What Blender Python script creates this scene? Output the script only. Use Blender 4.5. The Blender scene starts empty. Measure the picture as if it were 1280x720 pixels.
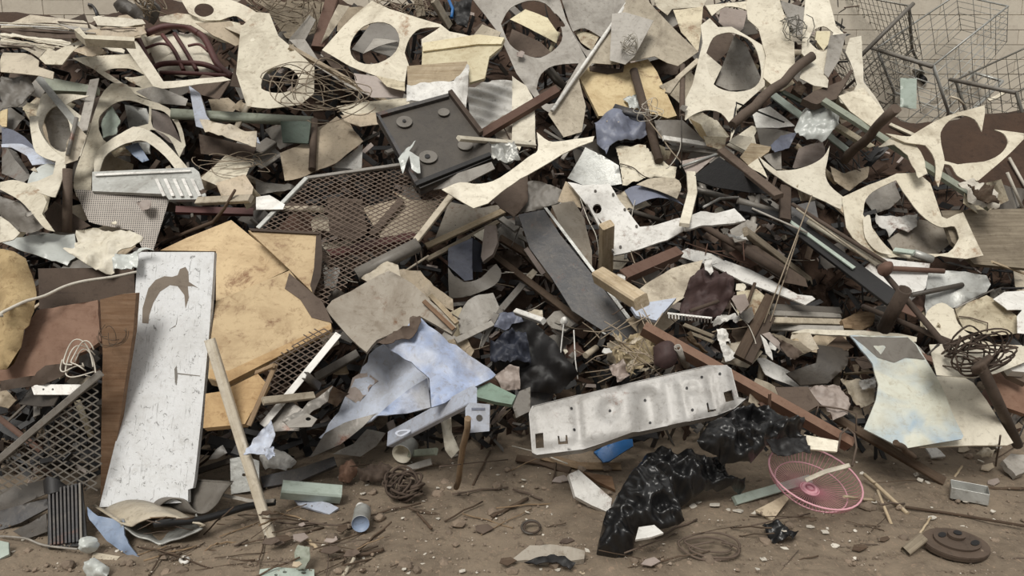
import bpy, bmesh, math, random
import numpy as np
from mathutils import Vector, Matrix, noise
from mathutils.geometry import delaunay_2d_cdt

random.seed(7); np.random.seed(7)
SC = bpy.context.scene
COL = SC.collection
R = math.radians

# ------------------------------------------------------------------ camera
FPX = 924.0; PITCH = R(11.5); CZ = 1.5
cam = bpy.data.cameras.new('camera'); cam.sensor_width = 36.0; cam.lens = FPX/1280*36
camo = bpy.data.objects.new('camera', cam); COL.objects.link(camo)
camo.location = (0, 0, CZ); camo.rotation_euler = (R(90)-PITCH, 0, 0)
SC.camera = camo
# ------------------------------------------------------------------ sky, sun, exposure
W = bpy.data.worlds.new('overcast_sky'); SC.world = W; W.use_nodes = True
wn = W.node_tree; wn.nodes.clear()
wo = wn.nodes.new('ShaderNodeOutputWorld'); wb = wn.nodes.new('ShaderNodeBackground')
wc = wn.nodes.new('ShaderNodeTexCoord'); ws = wn.nodes.new('ShaderNodeSeparateXYZ'); wr = wn.nodes.new('ShaderNodeValToRGB')
wn.links.new(wc.outputs['Generated'], ws.inputs[0]); wn.links.new(ws.outputs['Z'], wr.inputs[0])
wn.links.new(wr.outputs[0], wb.inputs[0]); wn.links.new(wb.outputs[0], wo.inputs[0])
wr.color_ramp.elements[0].position = 0.0; wr.color_ramp.elements[0].color = (.235, .23, .225, 1)
wr.color_ramp.elements[1].position = 1.0; wr.color_ramp.elements[1].color = (.92, .905, .87, 1)
wb.inputs[1].default_value = 0.85
sun = bpy.data.lights.new('hazy_sun', 'SUN'); sun.energy = 2.75; sun.angle = R(24); sun.color = (1, .965, .90)
suno = bpy.data.objects.new('hazy_sun', sun); COL.objects.link(suno)
suno.rotation_euler = Vector((0.28, 0.72, -0.95)).to_track_quat('-Z', 'Y').to_euler()
SC.view_settings.view_transform = 'Standard'; SC.view_settings.look = 'None'
SC.view_settings.gamma = 1.0; SC.view_settings.use_curve_mapping = False
SC.view_settings.exposure = -0.10

# ------------------------------------------------------------------ materials
def lin(h):
    h = h.lstrip('#'); c = [int(h[i:i+2], 16)/255 for i in (0, 2, 4)]
    return tuple(x/12.92 if x <= .04045 else ((x+.055)/1.055)**2.4 for x in c) + (1,)
MATS = {}
def mat(key, base, dirt='#6b5c4a', da=.45, rust=None, ra=.0, rough=.5, metal=0, sc=4.0, bump=.28, grain=None, tint=None, spots=None, var=.16, alpha=1, trans=0, perf=0):
    m = bpy.data.materials.new(key); m.use_nodes = True; nt = m.node_tree; N = nt.nodes; L = nt.links
    b = N['Principled BSDF']
    tc = N.new('ShaderNodeTexCoord'); oi = N.new('ShaderNodeObjectInfo')
    mp = N.new('ShaderNodeVectorMath'); mp.operation = 'ADD'
    sclr = N.new('ShaderNodeVectorMath'); sclr.operation = 'SCALE'; sclr.inputs['Scale'].default_value = 3.0
    L.new(oi.outputs['Location'], sclr.inputs[0])
    L.new(tc.outputs['Object'], mp.inputs[0]); L.new(sclr.outputs[0], mp.inputs[1])
    vec = mp.outputs[0]
    def nz(scale, det=5, rg=.6, dist=0, v=None):
        n = N.new('ShaderNodeTexNoise'); n.inputs['Scale'].default_value = scale; n.inputs['Detail'].default_value = det
        n.inputs['Roughness'].default_value = rg; n.inputs['Distortion'].default_value = dist; L.new(v or vec, n.inputs['Vector']); return n.outputs['Fac']
    def ramp(f, a, c):
        r = N.new('ShaderNodeMapRange'); r.inputs['From Min'].default_value = a; r.inputs['From Max'].default_value = c
        r.clamp = True; L.new(f, r.inputs['Value']); return r.outputs['Result']
    def mix(f, a, c, mode='MIX', fv=None):
        x = N.new('ShaderNodeMix'); x.data_type = 'RGBA'; x.blend_type = mode
        if f is None: x.inputs['Factor'].default_value = fv
        else: L.new(f, x.inputs['Factor'])
        for i, q in ((6, a), (7, c)):
            if isinstance(q, tuple): x.inputs[i].default_value = q
            else: L.new(q, x.inputs[i])
        return x.outputs[2]
    def mul(f, k):
        x = N.new('ShaderNodeMath'); x.operation = 'MULTIPLY'; L.new(f, x.inputs[0])
        if isinstance(k, float): x.inputs[1].default_value = k
        else: L.new(k, x.inputs[1])
        return x.outputs[0]
    col = mix(None, lin(base), lin(base), fv=0.0)
    if grain:
        mg = N.new('ShaderNodeMapping'); mg.inputs['Scale'].default_value = (2.5, 45, 45); L.new(vec, mg.inputs['Vector'])
        g = nz(1.6, 6, .65, .6, mg.outputs[0]); col = mix(ramp(g, .35, .65), col, lin(grain))
    if tint:
        col = mix(ramp(nz(3.2, 3, .5, .8), .45, .62), col, lin(tint))
    if da:
        d = ramp(nz(sc, 8, .74, .6), .44, .74); col = mix(mul(d, float(min(1, da*1.15))), col, lin(dirt))
        d2 = ramp(nz(sc*8, 5, .75, .4), .54, .72); col = mix(mul(d2, float(min(1, da*1.1))), col, lin(dirt))
        mk = N.new('ShaderNodeMapping'); mk.inputs['Scale'].default_value = (2.2, 26, 26); mk.inputs['Rotation'].default_value = (0, 0, .9); L.new(vec, mk.inputs['Vector'])
        d3 = ramp(nz(1.7, 6, .7, .5, mk.outputs[0]), .58, .76); col = mix(mul(d3, float(min(1, da*.8))), col, lin(dirt))
    if ra:
        r1 = ramp(nz(sc*1.4, 9, .75, .3), .60-ra*.25, .70-ra*.2); col = mix(mul(r1, .9), col, lin(rust or '#6a3d28'))
    if spots:
        r2 = ramp(nz(46, 7, .75, .8), .585, .63); col = mix(mul(r2, .8), col, lin(spots))
        ms = N.new('ShaderNodeMapping'); ms.inputs['Scale'].default_value = (90, 7, 7); L.new(vec, ms.inputs['Vector'])
        r3 = ramp(nz(1.5, 5, .7, .3, ms.outputs[0]), .60, .67); col = mix(mul(r3, .6), col, lin(spots))
    if perf:
        v = N.new('ShaderNodeTexVoronoi'); v.inputs['Scale'].default_value = perf; v.inputs['Randomness'].default_value = 0; L.new(tc.outputs['Object'], v.inputs['Vector'])
        pr = ramp(v.outputs['Distance'], .36, .30); col = mix(pr, col, lin('#3a3532'))
    hs = N.new('ShaderNodeHueSaturation'); L.new(col, hs.inputs['Color'])
    vr = N.new('ShaderNodeMapRange'); vr.inputs['To Min'].default_value = 1-var; vr.inputs['To Max'].default_value = 1+var*.55
    L.new(oi.outputs['Random'], vr.inputs['Value']); L.new(vr.outputs[0], hs.inputs['Value'])
    L.new(hs.outputs[0], b.inputs['Base Color'])
    b.inputs['Roughness'].default_value = rough; b.inputs['Metallic'].default_value = metal
    if alpha < 1: b.inputs['Alpha'].default_value = alpha
    if trans: b.inputs['Transmission Weight'].default_value = trans
    if bump:
        bp = N.new('ShaderNodeBump'); bp.inputs['Strength'].default_value = bump; bp.inputs['Distance'].default_value = .01
        L.new(nz(22, 8, .72, .3), bp.inputs['Height']); L.new(bp.outputs[0], b.inputs['Normal'])
    MATS[key] = m
    return m
mat('cream', '#dad2be', '#80715a', .62, ra=.10, rust='#8a6442')
mat('cream2', '#cfc4aa', '#6f6049', .75, ra=.22, rust='#7a5638')
mat('ivory', '#e6dfcd', '#8d7f69', .52)
mat('white', '#e9e7e2', '#7d766b', .55, ra=.06)
mat('bone', '#c4b9a5', '#6c5f4e', .7)
mat('beige', '#c0b098', '#6c5c48', .65)
mat('grey', '#a8a39b', '#5e554b', .62)
mat('dgrey', '#77726b', '#4b443c', .5)
mat('galv', '#b7b8b4', '#6c675e', .6, rough=.38, metal=.35)
mat('steel', '#8b8781', '#544b42', .55, rough=.42, metal=.3, ra=.12)
mat('dark', '#4d4740', '#2c2724', .6)
mat('black', '#191819', '#2a2623', .25, rough=.55)
mat('char', '#38383b', '#6a635b', .6, rough=.45, ra=.05)
mat('rust', '#685044', '#4c2e22', .6, rough=.8)
mat('drust', '#504339', '#2c211b', .6, rough=.85)
mat('terra', '#866a59', '#5f3f2e', .6, rough=.85)
mat('brown', '#63554a', '#3d2f26', .6, rough=.8)
mat('maroon', '#5c3633', '#3c2320', .5, rough=.6)
mat('tan', '#ccb48d', '#7e5c36', .62, ra=.14, rust='#6e4424', rough=.65)
mat('tand', '#b89b72', '#7c5a34', .7, ra=.12, rust='#5e3c22', rough=.8)
mat('yellow', '#d3c098', '#8c6b3c', .6, ra=.1, rough=.7)
mat('wood', '#a18a6e', '#5f4d3a', .55, grain='#7b654d', rough=.8)
mat('woodp', '#c6b69c', '#7b6850', .55, grain='#a99679', rough=.8)
mat('woodg', '#958a78', '#5d5245', .6, grain='#756a5a', rough=.85)
mat('woodd', '#5f5143', '#3c2e23', .6, grain='#4d3b2c', rough=.85)
mat('woodw', '#ded7c8', '#9b8d78', .6, grain='#c6bba6', rough=.75)
mat('plankb', '#8f745c', '#5a432f', .5, grain='#75573e', rough=.8)
mat('blue', '#9fafd0', '#7d756e', .6, tint='#c2c6cf', rough=.4)
mat('pblue', '#bcc4d4', '#857c72', .6, rough=.45)
mat('blueg', '#8595ae', '#5b5a5a', .4, rough=.45)
mat('slate', '#74798a', '#4a4a50', .5, rough=.45)
mat('navy', '#2f3340', '#1f1d1f', .5, rough=.6)
mat('green', '#7c9484', '#4f5a4c', .5)
mat('sage', '#959b8c', '#5c5a4c', .55)
mat('mint', '#b7c3b9', '#76806f', .45, rough=.35)
mat('dgreen', '#46564b', '#2e332c', .5)
mat('mauve', '#a2958d', '#6f625a', .5)
mat('bluep', '#2f74b8', '#28527e', .4, rough=.35)
mat('board', '#eaecee', '#b3b0aa', .4, spots='#6b6a68', rough=.55, sc=3)
mat('gluestain', '#7d7266', '#5b5148', .5, rough=.8)
mat('tints', '#c9cabd', '#978c74', .5, tint='#9fb1be', rough=.3, sc=5)
mat('perf', '#b0a79d', '#6e6259', .5, rough=.5, perf=95)
mat('dusty', '#a39b8f', '#6d5f4e', .65, ra=.1, rust='#6b4a30', rough=.85)
mat('clear', '#c9cdc9', '#8d8d86', .3, rough=.18)
mat('wire', '#a39480', '#4d4033', .6, rough=.6)
mat('wirew', '#cfc9bd', '#8e8574', .4, rough=.5)
mat('chrome', '#85827a', '#56504a', .4, rough=.35, metal=.5)
mat('plastic', '#1c1c1d', '#2c2a28', 0, rough=.34, bump=.1)
mat('pyellow', '#e0d6b6', '#9a8258', .55, rough=.7)
mat('stamp', '#afadaa', '#6a645d', .6, rough=.45, metal=.1, ra=.03)
mat('pink', '#dba6b0', '#b07480', .25, rough=.35)
mat('pinkd', '#c98593', '#8c4453', .25, rough=.4)
mat('foam', '#b9a27a', '#6f5636', .7, rough=.95, bump=.6)
mat('grit', '#a39586', '#75675a', .6, rough=.95, var=.1)
mat('leaf', '#b0a183', '#6d5b42', .5, rough=.8)
mat('iron', '#57493e', '#32281f', .6, rough=.75)
mat('ragm', '#493634', '#2a1f1f', .5, rough=.7)
mat('stone', '#8d7d6d', '#5f5246', .5, rough=.9, var=.3)
mat('chip', '#dcd6ca', '#9a8f80', .35, rough=.85)
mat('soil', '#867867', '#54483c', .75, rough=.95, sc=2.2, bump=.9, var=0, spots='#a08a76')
mat('darksoil_gapshade', '#4a382c', '#2e221b', .7, rough=.95, sc=3, bump=1.0, var=0)  # dark earth of the bank; also paints shade into the heap's gaps
mat('wallpaint', '#cfc6b6', '#a3988a', .4, rough=.9, sc=1.2, bump=.3, var=.05)
mat('mortar', '#bdb4a5', '#8f8576', .5, rough=.95, sc=2, var=0)

# ------------------------------------------------------------------ projection helpers
CP, SP = math.cos(PITCH), math.sin(PITCH)
GW, GH, GS = 640, 360, 2.0
uu, vv = np.meshgrid((np.arange(GW)+.5)*GS, (np.arange(GH)+.5)*GS)
def rayarr(u, v):
    a = (np.asarray(u, float)-640)/FPX; b = (360-np.asarray(v, float))/FPX
    return np.stack([a, CP+b*SP, -SP+b*CP], -1)
RAYS = rayarr(uu, vv)
CAMP = np.array([0, 0, CZ])
def world(u, v, z): return CAMP + rayarr(u, v)*np.asarray(z, float)[..., None]

# ------------------------------------------------------------------ terrain (dirt floor rising into the mound under the scrap)
def base_y(x): return np.interp(x, [-3, -1.6, -.6, 0, 1, 2, 4], [2.75, 2.8, 3.2, 3.35, 3.4, 3.45, 3.3])
def top_z(x): return np.interp(x, [-4.5, -3, -2, 1.6, 2.4, 3.0, 5], [2.40, 2.42, 2.6, 2.72, 2.2, 1.62, 1.62])
def fastn(x, y, seed):
    rs = np.random.RandomState(seed); o = 0
    for k in range(7):
        f = 1.3*1.55**k; th = rs.rand(3)*6.28; dx = rs.randn(3); dy = rs.randn(3)
        for j in range(3):
            l = math.hypot(dx[j], dy[j])+1e-6
            o = o + np.sin((x*dx[j]+y*dy[j])/l*f*2.2+th[j]+1.3*np.sin(y*f*.7+th[(j+1) % 3]))/(1.55**k)/3
    return o
def terrain(x, y):
    s = 0.95*(y-base_y(x)-0.62)
    s = np.minimum(s, top_z(x))
    s = np.where(s > 0, s, 0)
    n = fastn(x, y, 3)
    return s*(1+.03*n) + .010*n + np.where(s > .02, .05*n, 0)*.6
# floor depth buffer
Z = np.full((GH//4, GW//4), 9.0); RL = RAYS[2::4, 2::4]
for t in np.arange(8.6, 1.2, -.03):
    p = CAMP + RL*t
    below = p[..., 2] < terrain(p[..., 0], p[..., 1])
    Z = np.where(below, t, Z)
Z = np.kron(Z, np.ones((4, 4)))
WALLY = 6.9
Z = np.minimum(Z, WALLY/RAYS[..., 1])
Z = np.where(Z > 8.9, WALLY/RAYS[..., 1], Z)
Z0 = Z.copy()

# ------------------------------------------------------------------ object helpers
REN = dict(white_slat='painted_lath', brown_slat='beige_lath', pipe_knob='pipe_clamp', blue_cord='plastic_rope', panel='metal_plate', ribbed_panel='ribbed_metal_plate', charcoal_panel='metal_plate', cream_panel='dusty_plate', enamel_arm='enamel_strut', dry_stem='dry_twig', wood_box_side='wooden_crate', tin_cap='ribbed_hose', thin_frame='bent_rod', timber_edge='plank', blue_edge='board', mesh_panel='wire_mesh_screen', chair_frame='tubular_chair', edge_rod='white_rod', bent_gutter='gutter_strip', edge_strip='metal_strip', slate_sheet='sheet_offcut', navy_sheet='sheet_offcut', grey_sheet='sheet_offcut', blue_sheet='folded_sheet', tinted_sheet='stained_sheet', gap_shade_sheet='dark_gap_sheet', terra_sheet='rubber_sheet', terra_plank='plank', slate_scoop='curved_sheet', brown_strip='sheet_offcut', green_plank='plank', comb_tooth='fin_prong', wood_block='wooden_block', white_block='plastic_block', steel_bowl='bowl_fragment', tan_case='fibre_case', tan_board='fibre_board', dusty_board='fibre_board', post_stump='wooden_stump', enamel_fender='enamel_fender')
def link(name, me, m=None, parent=None):
    if parent is None: name = REN.get(name, name)
    o = bpy.data.objects.new(name, me); COL.objects.link(o)
    if m is not None: me.materials.append(MATS[m] if isinstance(m, str) else m)
    if parent is not None: o.parent = parent
    return o
def tag(o, label, cat, group=None, kind=None):
    if label: o['label'] = label
    if cat: o['category'] = cat
    if group: o['group'] = group
    if kind: o['kind'] = kind
    return o
def empty(name, loc, rot=None):
    name = REN.get(name, name)
    o = bpy.data.objects.new(name, None); COL.objects.link(o); o.empty_display_size = .1
    M = rot.to_4x4() if rot is not None else Matrix.Identity(4)
    M.translation = Vector(loc); o.matrix_world = M
    return o
def meshd(verts, faces, smooth=False):
    me = bpy.data.meshes.new('m'); me.from_pydata([tuple(v) for v in verts], [], faces)
    if smooth is True: me.polygons.foreach_set('use_smooth', [True]*len(me.polygons))
    elif smooth is not False: me.polygons.foreach_set('use_smooth', smooth)
    me.update(); return me
REG = dict(A1=(0, 0, 3.6), A2=(320, 0, 3.6), A3=(640, 0, 3.6), A4=(940, 0, 3.6), B1=(0, 180, 3.6), B2=(320, 180, 3.6), B3=(640, 180, 3.6), B4=(940, 180, 3.6),
           C1=(0, 350, 3.6), C2=(320, 350, 3.6), C3=(640, 350, 3.6), C4=(940, 350, 3.6), D1=(0, 520, 3.6), D2=(320, 520, 3.6), D3=(640, 520, 3.6), D4=(940, 520, 3.6),
           a=(0, 0, 7.2), b=(850, 170, 7.2), c=(560, 270, 7.2), d=(560, 350, 7.2), e=(840, 270, 7.2), f=(840, 350, 7.2), g=(1050, 0, 5.335), h=(1180, 150, 6.), i=(1150, 330, 7.2),
           j=(1150, 420, 3.6), k=(0, 400, 7.2), l=(0, 150, 7.2), p=(0, 0, 1))
def parse(reg, s, step=3):
    ox, oy, k = REG[reg]; s = s.strip()
    if s.startswith('e '):
        v = [float(q) for q in s[2:].replace(',', ' ').split()]
        cx, cy, rx, ry = v[:4]; ro = R(v[4]) if len(v) > 4 else 0
        n = 22; t = np.arange(n)/n*2*math.pi
        x = rx*np.cos(t); y = ry*np.sin(t)
        P = np.stack([cx+x*math.cos(ro)-y*math.sin(ro), cy+x*math.sin(ro)+y*math.cos(ro)], -1)
        return P/k+np.array([ox, oy])
    sm = s.startswith('~'); s = s.lstrip('~')
    toks = s.split(); P = []; C = []
    for t in toks:
        C.append(t.endswith('!')); t = t.rstrip('!'); x, y = t.split(','); P.append((float(x), float(y)))
    P = np.array(P)
    if sm:
        n = len(P); out = []
        for i in range(n):
            p1, p2 = P[i], P[(i+1) % n]
            p0 = P[i-1] if not C[i] else p1-(p2-p1)*.6
            p3 = P[(i+2) % n] if not C[(i+1) % n] else p2+(p2-p1)*.6
            for q in range(step):
                t = q/step
                out.append(.5*((2*p1)+(-p0+p2)*t+(2*p0-5*p1+4*p2-p3)*t*t+(-p0+3*p1-3*p2+p3)*t**3))
        P = np.array(out)
    return P/k+np.array([ox, oy])
def pip(poly, x, y):
    ins = np.zeros(x.shape, bool); n = len(poly); j = n-1
    for i in range(n):
        xi, yi = poly[i]; xj, yj = poly[j]
        if yi != yj:
            c = ((yi > y) != (yj > y)) & (x < (xj-xi)*(y-yi)/(yj-yi)+xi); ins ^= c
        j = i
    return ins
def mask_of(outl, holes=()):
    x0, y0 = np.floor(outl.min(0)/GS).astype(int)-1; x1, y1 = np.ceil(outl.max(0)/GS).astype(int)+2
    x0, x1 = max(0, min(x0, GW-1)), max(1, min(x1, GW)); y0, y1 = max(0, min(y0, GH-1)), max(1, min(y1, GH))
    sl = (slice(y0, y1), slice(x0, x1))
    m = pip(outl, uu[sl], vv[sl])
    for h in holes: m &= ~pip(h, uu[sl], vv[sl])
    if not m.any():
        c = np.clip((outl.mean(0)/GS).astype(int), 0, [GW-1, GH-1]); m[:] = False
        m[min(max(c[1]-y0, 0), m.shape[0]-1), min(max(c[0]-x0, 0), m.shape[1]-1)] = True
    return sl, m
def nvec(n):
    az, e = R(n[0]), R(n[1]); return np.array([math.sin(az)*math.cos(e), -math.cos(az)*math.cos(e), math.sin(e)])
def rest_plane(outl, holes, n, gap, q=4, amp=0):
    emin = n[2] if n is not None and len(n) > 2 else 4
    """the piece is laid on whatever already lies there: the plane of tilt n touches the pile under it"""
    sl, m = mask_of(outl, holes); zb = Z[sl][m]; ry = RAYS[sl][m]
    if n is None:
        best = None
        for az in (-40, -20, 0, 20, 40):
            for e in (12, 28, 42, 56, 72):
                nv = nvec((az, e)); d = -(ry@nv)
                dr = -(rayarr(outl[:, 0], outl[:, 1])@nv)
                if d.min() < .22 or dr.min() < .2: continue
                K = np.percentile(d*(zb-gap), q); zz = K/d
                c = np.mean(zb-zz)*(1+.3*random.random())+.04*abs(e-45)/45
                if best is None or c < best[0]: best = (c, nv)
        nv = best[1] if best else nvec((0, 30))
    elif n[1] is None:   # leans: foot on the ground, back on the heap
        best = None; vm = vv[sl][m]; low = vm >= np.percentile(vm, 86)
        for e in np.arange(emin, 74, 2.):
            nv = nvec((n[0], e)); d = -(ry@nv); dr = -(rayarr(outl[:, 0], outl[:, 1])@nv)
            if d.min() < .15 or dr.min() < .13: continue
            K = np.percentile(d*(zb-gap), q); g_ = zb-K/d; c = 2*np.mean(g_[low])+.25*np.mean(g_)
            if best is None or c < best[0]: best = (c, nv)
        nv = best[1]
    else: nv = nvec(n)
    d = -(ry@nv); d = np.maximum(d, .08)
    K = np.percentile(d*(zb-gap), q)
    zz = K/d
    Z[sl][m] = np.minimum(zb, zz-amp)
    return nv, K
def on_plane(P, nv, K):
    r = rayarr(P[:, 0], P[:, 1]); d = np.maximum(-(r@nv), .08)
    return CAMP + r*(K/d)[:, None]
def frame_of(nv):
    n = Vector(nv); x = Vector((0, 0, 1)).cross(n)
    if x.length < .05: x = Vector((1, 0, 0))
    x.normalize(); y = n.cross(x)
    return x, y, n
SEED = [0]
def sheet_mesh(o2, h2, th, fn=None, div=0):
    """o2/h2: outline and holes in plane metres; fn(x,y)->height; returns mesh data"""
    ext = max(np.ptp(o2[:, 0]), np.ptp(o2[:, 1])); s = ext/(div or 5)
    def sub(P):
        if fn is None: return P
        out = []
        for i in range(len(P)):
            a, b = P[i], P[(i+1) % len(P)]; k = max(1, int(np.linalg.norm(b-a)/s+.5))
            for q in range(k): out.append(a+(b-a)*q/k)
        return np.array(out)
    loops = [sub(o2)]+[sub(h) for h in h2]
    pts = []; edges = []
    for P in loops:
        b = len(pts); n = len(P); pts += [tuple(p) for p in P]; edges += [(b+i, b+(i+1) % n) for i in range(n)]
    if fn is not None:
        gx, gy = np.meshgrid(np.arange(o2[:, 0].min()+s*.5, o2[:, 0].max(), s), np.arange(o2[:, 1].min()+s*.5, o2[:, 1].max(), s))
        gx = gx.ravel()+(np.random.rand(gx.size)-.5)*s*.4; gy = gy.ravel()+(np.random.rand(gy.size)-.5)*s*.4
        ok = pip(o2, gx, gy)
        for h in h2: ok &= ~pip(h, gx, gy)
        B = np.array(pts)
        for x, y in zip(gx[ok], gy[ok]):
            if np.min((B[:, 0]-x)**2+(B[:, 1]-y)**2) > (s*.35)**2: pts.append((x, y))
    V, E, F, *_ = delaunay_2d_cdt([Vector(p) for p in pts], edges, [], 0, 1e-5)
    ctr = np.array([[sum(V[i].x for i in f)/len(f), sum(V[i].y for i in f)/len(f)] for f in F])
    keep = pip(o2, ctr[:, 0], ctr[:, 1])
    for h in h2: keep &= ~pip(h, ctr[:, 0], ctr[:, 1])
    F = [f for f, k in zip(F, keep) if k]
    tris = []
    for f in F:
        a = sum(V[f[i]].x*V[f[(i+1) % len(f)]].y-V[f[(i+1) % len(f)]].x*V[f[i]].y for i in range(len(f)))
        tris.append(list(f) if a > 0 else list(f)[::-1])
    zs = [fn(v.x, v.y) if fn else 0. for v in V]
    n = len(V)
    verts = [(v.x, v.y, z) for v, z in zip(V, zs)]+[(v.x, v.y, z-th) for v, z in zip(V, zs)]
    faces = [tuple(f) for f in tris]+[tuple(i+n for i in f[::-1]) for f in tris]
    sm = [fn is not None]*len(faces)
    cnt = {}
    for f in tris:
        for i in range(len(f)):
            a, b = f[i], f[(i+1) % len(f)]; cnt[(a, b)] = 1
    for (a, b) in list(cnt):
        if (b, a) not in cnt:
            k = len(verts); verts += [verts[a], verts[b], verts[a+n], verts[b+n]]
            faces.append((k+1, k, k+2, k+3)); sm.append(False)
    return meshd(verts, faces, sm)
def deform(cr=0, bd=None, corr=None, puff=0, o2=None, fr=None, extra=None, crease=False):
    if not (cr or bd or corr or puff or extra): return None
    SEED[0] += 1; sd = SEED[0]*7.31
    ext = max(np.ptp(o2[:, 0]), np.ptp(o2[:, 1]), .05); f1 = fr or 2.6/ext
    A = o2; Bv = np.roll(o2, -1, 0); AB = Bv-A; LL = np.maximum((AB**2).sum(1), 1e-9)
    def fn(x, y):
        h = 0.
        if bd:
            s = (x*math.cos(R(bd[1]))+y*math.sin(R(bd[1])))/(ext*.5); h -= bd[0]*s*s
        if cr:
            n1 = noise.noise(Vector((x*f1, y*f1, sd))); n2 = noise.noise(Vector((x*f1*2.3+5, y*f1*2.3, sd)))
            n3 = noise.noise(Vector((x*f1*5, y*f1*5, sd+3)))
            h += cr*((.9*n1+1.3*(.22-abs(n2))+.9*(.2-abs(n3))+.5*(.2-abs(noise.noise(Vector((x*f1*9+y*f1*4, y*f1*7, sd+9)))))) if crease else (1.1*n1+1.1*(abs(n2)-.25)+.25*n3))
        if corr:
            t = x*math.cos(R(corr[2]))+y*math.sin(R(corr[2])); h += corr[1]*math.sin(t*6.2832/corr[0])
        if puff:
            p = np.array([x, y]); tt = np.clip(((p-A)*AB).sum(1)/LL, 0, 1); dd = math.sqrt((((A+AB*tt[:, None])-p)**2).sum(1).min())
            h += puff*math.sqrt(max(0, min(1, dd/(ext*.28))))
        if extra: h += extra(x, y)
        return h
    return fn
def to2(P3, c, x, y):
    q = P3-np.array(c); return np.stack([q@np.array(x), q@np.array(y)], -1)
def S(name, label, cat, m, reg, out, H=(), n=None, th=.004, cr=0, bd=None, corr=None, puff=0, q=1, rim=0, rimm=None, gap=None, div=0, fr=None, group=None, extra=None, parts=(), emb=(), crease=False):
    """a sheet, board or lump: outline, holes, tilt, bend, crumple; laid on the pile"""
    O = parse(reg, out); HS = [parse(reg, h) for h in H]
    if gap is None: gap = GAPR.uniform(*GAP)
    if not (cr or bd or corr or puff or emb) and cat in ('punched plate', 'sheet metal', 'scrap', 'cardboard', 'fibre board', 'corrugated sheet') and name != 'scrap_offcut':
        e_ = np.ptp(O, 0).max()/FPX*4.5; bd = (GAPR.uniform(-.05, .075)*e_, GAPR.uniform(0, 180)); cr = .012*e_; div = div or 10
    amp = abs(cr)*.5+puff*.6+(corr[1] if corr else 0)
    nv, K = rest_plane(O, HS, n, gap+th+amp*.55, q, amp*.5)
    P3 = on_plane(O, nv, K); x, y, nn = frame_of(nv); c = P3.mean(0)
    o2 = to2(P3, c, x, y); h2 = [to2(on_plane(h, nv, K), c, x, y) for h in HS]
    if emb:
        EP = [(to2(on_plane(parse(r_, o_), nv, K), c, x, y), h_, s_) for (r_, o_, h_, s_) in emb]
        def extra(px, py):
            t = 0.; pp = np.array([px, py])
            for (Q, h_, s_) in EP:
                Q2 = np.roll(Q, -1, 0); AB = Q2-Q; LL = np.maximum((AB**2).sum(1), 1e-9)
                u = np.clip(((pp-Q)*AB).sum(1)/LL, 0, 1); d = math.sqrt((((Q+AB*u[:, None])-pp)**2).sum(1).min())
                if not pip(Q, np.array([px]), np.array([py]))[0]: d = -d
                q_ = max(0, min(1, d/s_*.5+.5)); t += h_*q_*q_*(3-2*q_)
            return t
    fn = deform(cr, bd, corr, puff, o2, fr, extra, crease)
    if corr and not div: div = max(14, int(max(np.ptp(o2[:, 0]), np.ptp(o2[:, 1]))/corr[0]*6))
    me = sheet_mesh(o2, h2, th, fn, div or (13 if fn else 0))
    o = link(name, me, m); rot = Matrix((x, y, nn)).transposed(); M = rot.to_4x4(); M.translation = Vector(c); o.matrix_world = M
    tag(o, label, cat, group)
    if rim:
        vs = []; fs = []; k = len(o2); ce = o2.mean(0)
        for p in o2: vs += [(p[0], p[1], .004), (p[0], p[1], -rim), (p[0]*.985, p[1]*.985, .004), (p[0]*.985, p[1]*.985, -rim)]
        for i in range(k):
            a = 4*i; b = 4*((i+1) % k); fs += [(a, a+1, b+1, b), (a+2, b+2, b+3, a+3), (a, b, b+2, a+2)]
        ro = link('folded_rim', meshd(vs, fs), rimm or m, o)
    o['_K'] = 0; del o['_K']
    INFO[o.name] = (nv, K, c, x, y, o2)
    for (pn, pm, preg, pout, pth, plift) in parts:
        PP = to2(on_plane(parse(preg, pout), nv, K), c, x, y)
        pm_ = sheet_mesh(PP, [], pth, fn and (lambda a, b: fn(a, b)+plift), 7 if fn else 0)
        po = link(pn, pm_, pm, o)
        if not fn: po.location = (0, 0, plift)
    return o
INFO = {}
GAP = [.012, .05]; GAPR = random.Random(5)
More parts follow.
